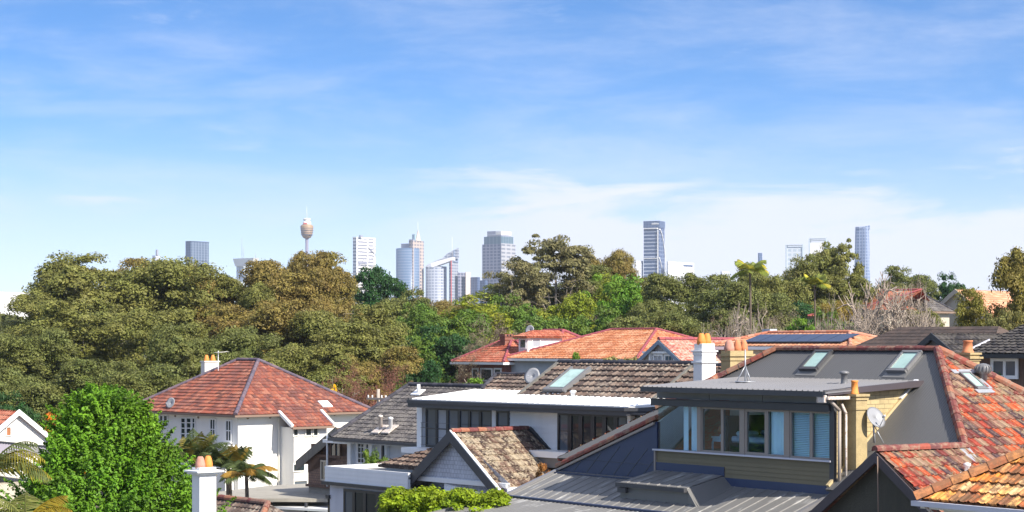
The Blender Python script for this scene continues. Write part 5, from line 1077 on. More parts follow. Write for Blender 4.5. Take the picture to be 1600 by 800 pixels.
# ================================================================ SKYLINE (about three kilometres away: 1 photo pixel is 1 m)
def facade(name, wall, glass, fw, fh, gw=.62, gh=.55, mort_rough=.6, spec=.35):
    """curtain wall or punched windows, drawn procedurally in metres of UV"""
    kk = 1.0 if name in ('f_white', 'f_pale', 'sk_block', 'f_far') else .72; wall = mul(wall, kk); glass = mul(glass, kk)
    m, nt, b = newmat(name); uv = nt.nodes.new('ShaderNodeUVMap'); uv.uv_map = 'UVMap'; sp = nt.nodes.new('ShaderNodeSeparateXYZ'); lk(nt, uv.outputs[0], sp.inputs[0])
    def band(sock, pitch, frac):
        a = nt.nodes.new('ShaderNodeMath'); a.operation = 'DIVIDE'; lk(nt, sock, a.inputs[0]); a.inputs[1].default_value = pitch
        c = nt.nodes.new('ShaderNodeMath'); c.operation = 'FRACT'; lk(nt, a.outputs[0], c.inputs[0])
        d = nt.nodes.new('ShaderNodeMath'); d.operation = 'LESS_THAN'; lk(nt, c.outputs[0], d.inputs[0]); d.inputs[1].default_value = frac; return d.outputs[0]
    g = nt.nodes.new('ShaderNodeMath'); g.operation = 'MULTIPLY'; lk(nt, band(sp.outputs[0], fw, gw), g.inputs[0]); lk(nt, band(sp.outputs[1], fh, gh), g.inputs[1])
    mx = nt.nodes.new('ShaderNodeMix'); mx.data_type = 'RGBA'; lk(nt, g.outputs[0], mx.inputs['Factor']); mx.inputs['A'].default_value = (*wall, 1); mx.inputs['B'].default_value = (*glass, 1)
    lk(nt, mx.outputs['Result'], b.inputs['Base Color']); r = nt.nodes.new('ShaderNodeMapRange'); lk(nt, g.outputs[0], r.inputs[0]); r.inputs[3].default_value = mort_rough; r.inputs[4].default_value = .35
    lk(nt, r.outputs[0], b.inputs['Roughness']); b.inputs['Specular IOR Level'].default_value = spec; return m
SK = 3000.0
def sk(px, py, d=0): return Vector(((px - 800) / FP * (SK + d), SK + d, -(py - HY) / FP * (SK + d)))
def tower(label, cat='skyscraper', px=0, ang=35, name='skyscraper', d=0, group=None):
    fr = Frame(px, SK + d, ang, -70); return fr, thing(name, fr, label, cat, group)
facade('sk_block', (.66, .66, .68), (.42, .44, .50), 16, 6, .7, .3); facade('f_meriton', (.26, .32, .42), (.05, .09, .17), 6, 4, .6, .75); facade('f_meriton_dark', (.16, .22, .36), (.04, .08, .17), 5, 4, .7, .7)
facade('f_white', (.72, .70, .69), (.20, .21, .26), 40, 5.2, .985, .42); facade('f_chif_glass', (.24, .31, .43), (.12, .20, .34), 60, 4.4, .98, .62)
facade('f_chif_stone', (.66, .54, .47), (.16, .17, .24), 6.5, 5.2, .52, .5); facade('f_aurora', (.50, .53, .60), (.20, .24, .34), 5, 4.6, .72, .5); facade('f_aurora_b', (.36, .42, .55), (.16, .22, .34), 5, 4.6, .7, .6)
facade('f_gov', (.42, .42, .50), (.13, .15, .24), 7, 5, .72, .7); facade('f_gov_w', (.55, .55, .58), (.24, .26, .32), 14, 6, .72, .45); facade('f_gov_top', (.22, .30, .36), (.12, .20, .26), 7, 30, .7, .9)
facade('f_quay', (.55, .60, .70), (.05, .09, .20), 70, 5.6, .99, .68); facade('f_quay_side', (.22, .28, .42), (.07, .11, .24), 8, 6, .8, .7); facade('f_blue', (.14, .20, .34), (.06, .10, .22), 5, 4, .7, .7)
facade('f_crown', (.40, .48, .66), (.14, .22, .42), 4, 5, .6, .65); facade('f_pale', (.62, .66, .70), (.45, .52, .58), 8, 7, .7, .6); facade('f_far', (.60, .62, .68), (.36, .38, .44), 6, 4, .6, .5)
paint('sk_gold', (.36, .23, .12), .5, .1, .05); paint('sk_stone', (.62, .52, .45), .8, .05, .05); paint('sk_shaft', (.20, .19, .26), .7, .1, .05); paint('sk_white', (.78, .76, .72), .6, .04, .05); paint('sk_dark', (.06, .08, .14), .4, .1, .05); paint('sk_red', (.55, .08, .07), .5, .05); paint('sk_grey', (.30, .31, .38), .6, .1, .05); paint('sk_glass', (.30, .42, .50), .3, .1, .05); paint('sk_sail', (.74, .74, .78), .3, .05, .05)
ang = 38
def blk(mb, fr, x0, x1, z0, z1, split=None, depth=24, ang_=None, inset=0):
    """box whose left (-t) and right (+s) faces fill x0..split..x1 as seen from the city's east"""
    c, n = fr.c, fr.n; sp_ = (x1 - x0) * .35 + x0 if split is None else split
    ds = (sp_ - x0) / max(c, .1); dt = (x1 - sp_) / max(n, .1) if n > .1 else depth
    s1 = (sp_ - fr_px(fr)) * c; t0 = (sp_ - fr_px(fr)) * n
    mb.box(s1 - ds, s1, t0, t0 + dt, z0, z1)
def fr_px(fr): return 800 + fr.X / fr.Y * FP
Z = lambda y: (HY - y)
def simple_tower(label, px0, split, px1, ytop, mat, mat2=None, ang=38, cat='skyscraper', crown=None, name='skyscraper', zbot=-70):
    fr, th = tower(label, cat, split, ang, name); mb = MB(); blk(mb, fr, px0, px1, zbot, Z(ytop), split); o = mb.build('tower_body', MATS[mat], th, fr)
    if crown: mb = MB(); blk(mb, fr, px0 - .4, px1 + .4, Z(ytop), Z(ytop) + crown[0], split); mb.build('roof_parapet', MATS[crown[1]], th, fr)
    return fr, th
# 1 far left stepped one, 2 blue slab tower
fr, th = simple_tower('pale stepped tower peeping over the leftmost tree crown', 237, 243, 249, 399, 'f_far'); mb = MB(); blk(mb, fr, 243, 247, Z(399), Z(390), 245); mb.build('upper_stage', MATS['sk_grey'], th, fr)
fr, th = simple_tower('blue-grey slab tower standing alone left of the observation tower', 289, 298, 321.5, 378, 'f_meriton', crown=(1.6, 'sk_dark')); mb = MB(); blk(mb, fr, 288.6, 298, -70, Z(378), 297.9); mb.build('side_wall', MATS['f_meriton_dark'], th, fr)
# 3 low dome, 4 flared roof block
fr, th = tower('low dark blue office block with curved roof between tree crowns', 'office block', 350, 0, 'office_block'); mb = MB(); mb.lathe((0, 12, 0), [(14, -70), (14, Z(437)), (12, Z(433)), (7, Z(431)), (.1, Z(430.5))], 24); mb.build('tower_body', MATS['f_blue'], th, fr)
fr, th = simple_tower('short glass block with flared white roof canopy and masts', 369, 373, 404, 416, 'f_pale', cat='office block', name='office_block')
mb = MB(); mb.prism([(-6 * 1, -2, Z(416)), (30, -2, Z(416)), (36, -3, Z(404)), (-10, -3, Z(404))], (0, 12, 0)); mb.build('roof_canopy', MATS['sk_white'], th, fr)
mb = MB()
for x, y in ((3, 372), (7, 386), (33, 397)): mb.tube((x, 4, Z(405)), (x, 4, Z(y)), .35, n=5)
mb.build('mast', MATS['sk_grey'], th, fr)
# 5 observation tower
fr, th = tower('slender observation tower with golden turret and antenna', 'tower', 479.5, 0, 'observation_tower')
mb = MB(); mb.tube((0, 0, -70), (0, 0, Z(370)), 2.7, 2.4, 16); mb.build('shaft', MATS['sk_shaft'], th, fr)
mb = MB(); mb.lathe((0, 0, 0), [(3, Z(373)), (6.5, Z(371)), (8.6, Z(366)), (9.2, Z(364)), (9.2, Z(362.5)), (9.0, Z(362)), (9.8, Z(359.5)), (9.6, Z(359)), (10.2, Z(356)), (10.0, Z(355.5)), (10.4, Z(354)), (9, Z(352)), (7, Z(351))], 32); mb.build('turret', MATS['sk_gold'], th, fr)
mb = MB()
for y in (367, 363.2, 360, 357): mb.lathe((0, 0, 0), [(9.9 if y < 362 else 9.3, Z(y + .5)), (10.3 if y < 362 else 9.6, Z(y)), (9.9 if y < 362 else 9.3, Z(y - .4))], 32)
mb.build('window_band', MATS['sk_dark'], th, fr)
mb = MB(); mb.lathe((0, 0, 0), [(6.6, Z(352)), (6.4, Z(346.5)), (5.0, Z(346.2)), (4.8, Z(344)), (6.0, Z(343.6)), (5.4, Z(341.5)), (2, Z(341))], 24); mb.build('upper_drum', MATS['sk_white'], th, fr)
mb = MB(); mb.box(-4.5, 1, -7.2, -6.4, Z(350.5), Z(348.5)); mb.build('red_sign', MATS['sk_red'], th, fr); mb = MB(); mb.tube((0, 0, Z(341)), (0, 0, Z(322)), .45, .12, 6); mb.build('antenna', MATS['sk_white'], th, fr)
# 6 white office tower
fr, th = simple_tower('white banded office tower with diagonal bracing', 551, 557, 584, 372, 'f_white', crown=(2, 'sk_white'))
def on_s(fr, split, x): return (x - split) / fr.n
mb = MB(); n = fr.n
for x in (557.5, 572.5, 582.5): t = on_s(fr, 557, x); mb.box(.0, .9, t - 1.6, t + 1.2, -70, Z(372))
mb.build('corner_pier', MATS['sk_white'], th, fr)
mb = MB()
for (xa, ya, xb, yb) in ((583, 383, 561, 412), (572, 384, 583, 396), (583, 397, 570, 412)): mb.beam((1.0, on_s(fr, 557, xa), Z(ya)), (1.0, on_s(fr, 557, xb), Z(yb)), .8, .8)
mb.box(.2, 1.1, on_s(fr, 557, 559), on_s(fr, 557, 571), Z(411.5), Z(409.5)); mb.build('diagonal_brace', MATS['sk_grey'], th, fr)
mb = MB(); blk(mb, fr, 561, 567, Z(370), Z(367.5), 563); mb.build('plant_room', MATS['sk_grey'], th, fr)
# 7 stepped stone and glass tower with spire
fr, th = tower('stepped pink stone and curved blue glass tower with thin spire', 'skyscraper', 647, 38)
mb = MB(); mb.lathe((-16.6, 5, 0), [(19, -70), (19, Z(388)), (17, Z(387.5))], 40); mb.build('glass_drum', MATS['f_chif_glass'], th, fr)
mb = MB(); mb.box(-6, 1.0, -4.5, 22, -70, Z(376)); mb.build('stone_tower', MATS['f_chif_stone'], th, fr)
mb = MB(); mb.box(-27, -4, 0, 12, Z(388), Z(380)); mb.box(-10, -1, -1, 12, Z(388), Z(374)); mb.build('setback_stage', MATS['sk_grey'], th, fr)
mb = MB(); mb.box(-5, 0.2, 1, 9, Z(376), Z(366)); mb.build('top_stage', MATS['sk_glass'], th, fr)
mb = MB(); mb.prism([(.3, 3, Z(376)), (.3, 14, Z(376)), (.3, 12, Z(370)), (.3, 8.5, Z(359)), (.3, 7, Z(363))], (1.5, 0, 0)); mb.build('fin', MATS['sk_stone'], th, fr)
mb = MB(); mb.tube((1, 8, Z(366)), (1, 8, Z(345)), .5, .12, 6); mb.build('spire', MATS['sk_white'], th, fr)
# 8 sail-topped tower
fr, th = tower('pale tower with curved white sails and tall mast', 'skyscraper', 680, 30)
mb = MB(); mb.lathe((-7, 14, 0), [(16.8, -70), (16.5, Z(416))], 40); mb.build('curved_body', MATS['f_aurora'], th, fr)
mb = MB(); mb.prism([(-20, -1, Z(416)), (-4, -3, Z(418)), (26, 8, Z(407)), (26, 8, Z(402)), (8, 2, Z(405)), (-8, -1, Z(411))], (0, 9, 0)); mb.build('roof_sail', MATS['sk_sail'], th, fr)
mb = MB(); mb.prism([(6, 10, Z(404)), (29, 20, Z(404)), (29, 20, Z(388)), (24, 18, Z(390)), (14, 13, Z(396))], (0, 4, 0)); mb.build('upper_sail', MATS['f_aurora'], th, fr)
mb = MB(); mb.box(20, 24, 9, 30, -70, Z(410)); mb.build('east_wing', MATS['f_aurora'], th, fr)
mb = MB(); mb.prism([(24.1, 14, Z(410)), (24.1, 28, Z(410)), (24.1, 28, Z(387)), (24.1, 14, Z(392))], (1, 0, 0)); mb.build('blade', MATS['f_aurora_b'], th, fr)
mb = MB(); mb.tube((25, 10, Z(408)), (25, 10, Z(370)), .45, .15, 6); mb.build('mast', MATS['sk_white'], th, fr)
mb = MB(); mb.box(24.1, 25, 7, 8.6, -70, Z(407)); mb.build('red_column', MATS['sk_red'], th, fr)
simple_tower('low grey office block right of the sail-topped tower', 715, 716, 728, 425.5, 'f_gov', cat='office block', name='office_block')
simple_tower('low pale stone block behind the grey office block', 727, 728, 735, 425, 'sk_stone', cat='office block', name='office_block')
simple_tower('low dark blue office block left of the three-stage tower', 727.5, 746, 750, 433, 'f_blue', cat='office block', name='office_block')
simple_tower('small dark office block half hidden by the sparse gum tree', 749, 758, 762, 438, 'f_blue', cat='office block', name='office_block')
# 9 three-stage tower
fr, th = simple_tower('broad three-stage grey tower with glazed top storeys', 753, 783, 805, 381, 'f_gov', ang=35)
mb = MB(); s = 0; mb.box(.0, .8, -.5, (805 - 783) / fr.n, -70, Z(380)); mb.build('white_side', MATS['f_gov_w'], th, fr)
mb = MB(); blk(mb, fr, 756, 802, Z(381), Z(369), 783); mb.build('glazed_stage', MATS['f_gov_top'], th, fr)
mb = MB(); blk(mb, fr, 761, 799, Z(369), Z(366.5), 783); mb.build('plinth', MATS['sk_grey'], th, fr)
mb = MB(); blk(mb, fr, 761, 775, Z(366.5), Z(361), 774.5); mb.build('plant_room', MATS['sk_grey'], th, fr); mb = MB(); blk(mb, fr, 775, 799, Z(366.5), Z(361), 783); mb.build('plant_room', MATS['sk_white'], th, fr)
# 10 dark banded tower with curved white lines and roof lettering
fr, th = simple_tower('tall dark blue banded tower with white curved lines and rooftop lettering', 1006.5, 1029, 1039.5, 345.5, 'f_quay', ang=24)
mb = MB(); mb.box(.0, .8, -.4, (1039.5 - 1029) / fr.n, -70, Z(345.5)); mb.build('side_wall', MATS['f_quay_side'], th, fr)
L = 22.5 / fr.c; X = lambda px: (px - 1029) / fr.c
mb = MB(); mb.box(-L - .2, .9, -1.0, 0, Z(355.5), Z(345)); mb.box(.85, 1.6, 0, (1039.5 - 1029) / fr.n, Z(355.5), Z(345)); mb.build('dark_crown', MATS['f_blue'], th, fr)
mb = MB(); mb.box(-L, X(1027), -1.8, -.2, Z(357.4), Z(356)); mb.box(X(1027.5), X(1028.6), -1.6, -.2, -70, Z(359)); mb.box(-L, X(1028), -1.6, -.2, Z(404), Z(402.8))
pts = [(1027, 356.5), (1030, 358.5), (1033, 365), (1036, 376), (1038, 388), (1039.5, 402), (1040, 420)]
for a, b in zip(pts, pts[1:]):
    ta, tb = [(0, X(p[0])) if p[0] <= 1029 else (1, (p[0] - 1029) / fr.n) for p in (a, b)]
    P3 = lambda q, y: Vector((q[1], -1.2, Z(y))) if q[0] == 0 else Vector((1.9, q[1], Z(y)))
    mb.beam(P3(ta, a[1]), P3(tb, b[1]), 1.2, 1.3)
pts = [(1028.5, 402), (1031, 410), (1034, 422)]
for a, b in zip(pts, pts[1:]): mb.beam((1.9 if a[0] > 1029 else 1.2, max(-1, (a[0] - 1029) / fr.n), Z(a[1])), (1.9, (b[0] - 1029) / fr.n, Z(b[1])), .9, 1.1)
mb.build('curved_fin', MATS['sk_white'], th, fr)
mb = MB(); x = X(1019)
for w_, hgt in ((1.1, 2.0), (1.0, 2.6), (1.2, 2.0), (1.0, 2.9), (1.3, 2.1), (.8, 2.8), (1.2, 2.1), (1.1, 2.1)): mb.box(x, x + w_, -1.4, -1.01, Z(350.6), Z(350.6 - hgt)); x += w_ + .45
mb.build('rooftop_lettering', MATS['sk_white'], th, fr)
simple_tower('low white building block left of the dark banded tower', 992, 993, 1006, 407, 'f_far', cat='building', name='office_block')
fr, th = simple_tower('low white building with long window right of the dark banded tower', 1042, 1044, 1090, 408.5, 'sk_block', cat='building', name='office_block'); mb = MB(); mb.box(.01, .6, on_s(fr, 1044, 1071), on_s(fr, 1044, 1087), Z(414.5), Z(412)); mb.build('window_band', MATS['f_blue'], th, fr)
simple_tower('pale blue low building beside the golden palm', 1126, 1128, 1142, 424, 'f_far', cat='building', name='office_block'); simple_tower('tiny blue tower over the right-hand gum crown', 1184.5, 1186, 1192, 395, 'f_blue')
def frame_tower(label, x0, x1, y0, inner):
    fr, th = tower(label, 'skyscraper', x1, 14); L = (x1 - x0) / fr.c; z = Z(y0)
    mb = MB(); mb.box(-L + 2.2, -2, 1, 12, -70, z - (7 if inner else 3)); mb.build('glass_body', MATS['f_pale'] if not inner else MATS['sk_white'], th, fr)
    mb = MB(); mb.box(-L, -L + 2.4, 0, 14, -70, z); mb.box(-2, 0, 0, 14, -70, z); mb.box(-L + 2.4, -2, 0, 14, z - 1.0, z - .1); mb.box(-L + 2.4, -2, 0, 14, z - 3.6, z - 3.0); mb.build('outer_frame', MATS['sk_frame'], th, fr)
paint('sk_frame', (.46, .53, .58), .5, .05, .05)
frame_tower('pale square framed tower, the lower of two', 1228, 1255, 382, False); frame_tower('pale square framed tower, the taller of two', 1264.5, 1291, 372, True)
# twisted tower
fr, th = tower('tall twisting blue glass tower at the right of the skyline', 'skyscraper', 1353, 0)
mb = MB(); rows = []; N = 26
for i in range(N + 1):
    u = i / N; z = -70 + (Z(354) + 70) * u; w = 14.5 - 3.6 * max(0, (u - .35) / .65) ** 1.2; tw_ = R(70) * u; ring = []
    for k in range(18):
        th_ = 2 * math.pi * k / 18; rr = w * (1 + .16 * math.cos(3 * th_)); ring.append(mb.bm.verts.new(((rr * math.cos(th_ + tw_)) * .92 + (1 - u) * 5 - 3, 14 + rr * math.sin(th_ + tw_), z)))
    rows.append(ring)
for i in range(N):
    for k in range(18): mb.face([rows[i][k], rows[i][(k + 1) % 18], rows[i + 1][(k + 1) % 18], rows[i + 1][k]])
mb.face(rows[-1]); mb.build('glass_body', MATS['f_crown'], th, fr)
mb = MB(); mb.prism([(-10, 4, Z(354.5)), (-6, 4, Z(354)), (-6, 4, Z(356)), (-10, 4, Z(357))], (0, 12, 0)); mb.prism([(-4, 4, Z(354)), (7, 4, Z(351.8)), (7, 4, Z(358)), (-4, 4, Z(358))], (0, 12, 0)); mb.build('crown', MATS['f_crown'], th, fr)
simple_tower('faint long low white building at the far left skyline', -10, -8, 37, 456, 'sk_white', cat='building', name='distant_building')
# ================================================================ VEGETATION
rng = np.random.default_rng(11)
def leaf_mesh(name, cen, nrm, size, asp=.5, mat='leaf', fold=.0):
    """many small rhombic leaves in one mesh"""
    n = len(cen); nrm = nrm / (np.linalg.norm(nrm, axis=1, keepdims=True) + 1e-9)
    r = rng.normal(size=(n, 3)); a = np.cross(nrm, r); a /= np.linalg.norm(a, axis=1, keepdims=True) + 1e-9; b = np.cross(nrm, a)
    L = (size * rng.uniform(.65, 1.35, n))[:, None]; W = L * asp
    v = np.stack([cen - a * L, cen + b * W + nrm * L * fold, cen + a * L, cen - b * W + nrm * L * fold], 1).reshape(-1, 3)
    me = bpy.data.meshes.new(name); me.vertices.add(n * 4); me.vertices.foreach_set('co', v.astype(np.float32).ravel())
    me.loops.add(n * 4); me.loops.foreach_set('vertex_index', np.arange(n * 4, dtype=np.int32)); me.polygons.add(n)
    me.polygons.foreach_set('loop_start', np.arange(0, n * 4, 4, dtype=np.int32)); me.update(); me.validate(); me.materials.append(MATS[mat]); return me
def clumps_to_leaves(C, Rr, per, leaf, flat=.6, up=.35, tight=.75):
    """leaves on the upper, outer shell of every clump"""
    n = len(C); k = per; d = rng.normal(size=(n, k, 3)); d /= np.linalg.norm(d, axis=2, keepdims=True); d[:, :, 2] = np.where(d[:, :, 2] < -.35, -d[:, :, 2] * .8, d[:, :, 2])
    rad = rng.uniform(0, 1, (n, k, 1)) ** (1 / 3.5) * (tight + (1 - tight) * rng.normal(1, .35, (n, k, 1)))
    p = C[:, None, :] + d * rad * Rr[:, None, None] * np.array([1, 1, flat]); nr = d * 1.15 + rng.normal(size=d.shape) * .5 + np.array([0, 0, up])
    return p.reshape(-1, 3), nr.reshape(-1, 3)
def env_clumps(n, rx, ry, rz, cz, lobes=7, lobe_r=.5, inner=.45, bottom=-.5, core=.72):
    """clump centres over a crown built of several overlapping lobes (uneven outline)"""
    L = [(0, 0, 0, core)]
    for i in range(lobes):
        a = rng.uniform(0, 6.283); r = rng.uniform(.30, .62 if core > .6 else .78); z = rng.uniform(-.35, .5) if core > .6 else math.sqrt(1 - r * r) * rng.uniform(-.35, .85); L.append((r * math.cos(a), r * math.sin(a), z, rng.uniform(.6, 1) * lobe_r))
    L = np.array(L); out = []
    while len(out) < n:
        l = L[rng.integers(len(L))] if rng.random() < .95 else L[0]; d = rng.normal(size=3); d /= np.linalg.norm(d)
        if d[2] < bottom: continue
        r = l[3] * (1 - inner * rng.random() ** 1.6); p = l[:3] + d * r
        if p[2] < bottom: continue
        out.append(p)
    P = np.array(out); P[:, 2] += rng.normal(0, .02, len(P)); return P * np.array([rx, ry, rz]) + np.array([0, 0, cz])
def limb_mesh(name, H, cz, rx, rz, r0, mat, nl=9, sub_=4, lean=.05, low=.35, twist=.5):
    """tapered trunk that forks into limbs reaching through the crown"""
    mb = MB(); mb.smooth = True
    def chain(p, q, ra, rb, k=4, wob=.06):
        prev = p; d = q - p; L_ = d.length
        for i in range(1, k + 1):
            u = i / k; c = p.lerp(q, u) + (Vector(rng.normal(size=3)) * wob * L_ / k if i < k else Vector()); mb.tube(prev, c, ra + (rb - ra) * (i - 1) / k, ra + (rb - ra) * u, 7 if ra > .1 else 5, cap=False); prev = c
        return q
    base = Vector((0, 0, -1.0)); fork = Vector((rng.normal() * lean * H, rng.normal() * lean * H, H * low)); chain(base, fork, r0, r0 * .72, 5, .03)
    for i in range(nl):
        a = 6.283 * (i + rng.random() * .6) / nl; rr = rng.uniform(.25, .75); e = Vector((math.cos(a) * rx * rr, math.sin(a) * rx * rr, cz + rz * rng.uniform(-.3, .35)))
        m = fork.lerp(e, .5) + Vector((0, 0, (e - fork).length * .08)); chain(fork, m, r0 * .42, r0 * .28, 3); chain(m, e, r0 * .28, r0 * .12, 3)
        for j in range(sub_):
            o = m.lerp(e, rng.uniform(.1, .9)); e2 = o + Vector((rng.normal() * rx * .25, rng.normal() * rx * .25, abs(rng.normal()) * rz * .10)); chain(o, e2, r0 * .13, r0 * .04, 3)
    chain(fork, Vector((0, 0, cz + rz * .35)), r0 * .6, r0 * .12, 5)
    bmesh.ops.recalc_face_normals(mb.bm, faces=mb.bm.faces); me = bpy.data.meshes.new(name); mb.bm.to_mesh(me); mb.bm.free(); me.materials.append(MATS[mat]); return me
PROTO = {}
def proto(kind, v, H, rx, rz, n, cr, per, leaf, bark, core=.72, lobes=7, inner=.45, flat=.6, trunk=.28, mat='leaf', asp=.5, bottom=-.5, lobe_r=.5, nl=9, low=.35, up=.35):
    cz = H - rz * .98; P = env_clumps(n, rx, rx, rz, cz, lobes, lobe_r, inner, bottom, core); R_ = rng.uniform(.5, 1.4, n) * cr
    p, nr = clumps_to_leaves(P, R_, per, leaf, flat, up); PROTO[(kind, v)] = (leaf_mesh('crown', p, nr, leaf, asp, mat), limb_mesh('trunk', H, cz, rx, rz, trunk, bark, nl=nl, low=low), float(p[:, 2].max()), float(np.percentile(np.abs(p[:, 0]), 99.3)))
for v in range(3): proto('gum', v, 16, 6.0, 6.0, 320, 1.0, 270, .115, 'bark_pale', core=.5, lobes=17, inner=.40, lobe_r=.36, flat=.72, up=.25, nl=13)
for v in range(2): proto('sparse', v, 16, 5.5, 4.6, 170, .75, 120, .14, 'bark_pale', lobes=9, inner=.5, lobe_r=.42, nl=12, bottom=-.7)
for v in range(2): proto('dense', v, 13, 5.0, 5.2, 300, .80, 110, .15, 'bark_dark', lobes=8, inner=.3, lobe_r=.5, bottom=-.9, flat=.75)
for v in range(2): proto('feather', v, 12, 3.6, 5.5, 260, .62, 110, .14, 'bark_dark', lobes=6, inner=.35, lobe_r=.45, flat=.9, asp=.32, bottom=-.95)
for v in range(2): proto('twiggy', v, 9, 4.2, 4.0, 260, .55, 60, .07, 'bark_bare', lobes=7, inner=.6, lobe_r=.45, flat=.8, asp=.25, mat='leaf_dry', bottom=-.8, nl=14)
proto('shrub', 0, 3.2, 1.8, 1.7, 90, .38, 90, .09, 'bark_dark', lobes=5, trunk=.06, bottom=-.95, mat='leaf_fresh'); proto('shrub', 1, 3.0, 2.2, 1.6, 90, .38, 90, .09, 'bark_dark', lobes=6, trunk=.06, bottom=-.95)
def place(name, label, cat, meshes, loc, sc, rz, color, group=None):
    r = bpy.data.objects.new(name, None); COL.objects.link(r); r.location = loc; r.rotation_euler = (0, 0, rz); r.scale = sc; tag(r, label, cat, group)
    for nm, me in meshes:
        o = bpy.data.objects.new(nm, me); COL.objects.link(o); o.parent = r; o.color = (*[c_ * 1.55 for c_ in color], 1)
    return r
OLIVE = (.122, .124, .030); BROWN = (.150, .116, .030); DKOL = (.098, .108, .028); GREY = (.130, .118, .050); GREEN = (.075, .122, .016); BRIGHT = (.085, .165, .014); YEL = (.150, .175, .014); DEEP = (.022, .060, .014); RUST = (.150, .065, .045); TWIG = (.150, .118, .080)
def tree(kind, v, px, ytop, width, Y, col, label, name='tree', cat='tree', hs=1.0, gz=None, group=None):
    """crown width in photo pixels at distance Y, top at row ytop"""
    cr, tr, H, rx = PROTO[(kind, v)]; x = (px - 800) / FP * Y; gz = ground_h(x, Y) if gz is None else gz; w = width / FP * Y / (2 * rx * .98); top = -(ytop - HY) / FP * Y; hgt = (top - gz) / H
    rz = rng.uniform(0, 6.28); return place(name, label, cat, [('crown', cr), ('trunk', tr)], (x, Y, gz), (w, w, hgt * hs), rz, col, group)
G1 = 'background trees'
T = tree
# left olive gum mass
T('gum', 0, 60, 452, 190, 168, OLIVE, 'olive gum tree at the far left, lower than its neighbours', 'gum_tree')
T('gum', 1, 180, 388, 240, 172, OLIVE, 'tall rounded olive gum, highest of the left group', 'gum_tree')
T('gum', 2, 262, 400, 160, 178, BROWN, 'olive-brown gum right of the highest left gum', 'gum_tree')
T('gum', 0, 325, 425, 150, 176, OLIVE, 'gum below the blue-grey slab tower', 'gum_tree')
T('gum', 1, 30, 505, 170, 140, DKOL, 'dark olive gum at the left edge', 'gum_tree')
T('gum', 2, 130, 470, 210, 148, OLIVE, 'broad olive gum in front of the highest left gum', 'gum_tree')
T('gum', 0, 240, 480, 190, 145, OLIVE, 'spreading gum above the bright green conifer', 'gum_tree')
T('gum', 1, 320, 500, 170, 138, DKOL, 'dark gum behind the cream chimney', 'gum_tree')
T('gum', 2, 60, 560, 170, 122, DKOL, 'lower dark gum behind the left white gable', 'gum_tree')
T('gum', 1, 175, 560, 190, 124, DKOL, 'low shadowy gum right behind the bright green conifer', 'gum_tree')
T('dense', 0, 20, 610, 90, 112, DEEP, 'small dark tree over the left red roof', 'tree')
T('gum', 0, 395, 440, 130, 170, OLIVE, 'gum just left of the observation tower base', 'gum_tree')
T('gum', 0, 487, 390, 95, 181, BROWN, 'narrow brown gum crown hiding the foot of the observation tower', 'gum_tree')
T('gum', 2, 458, 390, 165, 175, BROWN, 'high brown gum directly below the observation tower', 'gum_tree')
T('gum', 0, 520, 414, 125, 172, BROWN, 'brown gum right of the observation tower', 'gum_tree')
T('gum', 1, 430, 465, 190, 150, BROWN, 'wide brown gum behind the white house roof', 'gum_tree')
T('gum', 2, 540, 470, 180, 148, OLIVE, 'wide olive gum with pale limbs in the left centre', 'gum_tree')
T('gum', 0, 480, 535, 170, 135, OLIVE, 'low gum right above the white house ridge', 'gum_tree')
T('gum', 2, 575, 540, 140, 138, BROWN, 'rounded brownish gum above the slate roof', 'gum_tree')
T('dense', 1, 592, 413, 95, 230, DEEP, 'dark domed tree between white tower and stepped tower', 'tree')
T('dense', 0, 640, 448, 90, 225, DKOL, 'dark tree below the stepped tower', 'tree')
T('gum', 1, 690, 462, 110, 230, BROWN, 'reddish-brown tree below the sail-topped tower', 'tree')
T('feather', 0, 650, 470, 100, 190, GREEN, 'fresh green tree left of centre', 'tree')
T('feather', 1, 740, 452, 150, 185, YEL, 'yellow-green tree below the low office blocks', 'tree')
T('dense', 1, 700, 480, 130, 172, GREEN, 'mid green tree in the centre left', 'tree')
T('feather', 0, 640, 520, 110, 158, GREEN, 'green tree standing over the maroon shrubs', 'tree')
T('dense', 0, 690, 505, 110, 160, DEEP, 'deep green shaded tree left of the red brick house', 'tree')
T('feather', 1, 620, 575, 90, 140, GREEN, 'low bright tree left of the slate roof ridge', 'tree')
T('dense', 1, 665, 560, 70, 142, DEEP, 'dark round tree above the slate roof ridge', 'tree')
# centre
T('sparse', 0, 868, 366, 150, 205, GREY, 'open grey-green gum with sky showing through, right of the three-stage tower', 'gum_tree')
T('sparse', 1, 800, 405, 110, 200, GREY, 'sparse gum hiding the foot of the three-stage tower', 'gum_tree')
T('gum', 2, 870, 415, 170, 212, DKOL, 'olive crown under the open grey-green gum', 'gum_tree')
T('gum', 1, 948, 385, 95, 215, BROWN, 'brown-topped gum left of the dark banded tower', 'gum_tree')
T('dense', 0, 800, 458, 120, 190, GREEN, 'green tree in the centre', 'tree')
T('feather', 0, 950, 425, 130, 180, BRIGHT, 'bright yellow-green tree above the orange hip roof', 'tree')
T('feather', 1, 985, 420, 90, 190, YEL, 'lime tree below the dark banded tower', 'tree')
T('dense', 1, 890, 455, 110, 178, YEL, 'yellowish bushy tree right of centre', 'tree')
T('dense', 0, 930, 475, 120, 165, GREEN, 'dark green tree directly behind the orange hip roof', 'tree')
T('dense', 1, 860, 490, 130, 166, GREEN, 'green tree behind the white dormer', 'tree')
T('twiggy', 0, 800, 488, 130, 160, TWIG, 'leafless brown twiggy tree behind the brick chimney', 'bare_tree')
T('twiggy', 1, 748, 520, 80, 154, TWIG, 'small leafless tree left of the brick house', 'bare_tree')
T('twiggy', 0, 535, 560, 80, 128, RUST, 'maroon shrubby tree left of the power pole', 'tree')
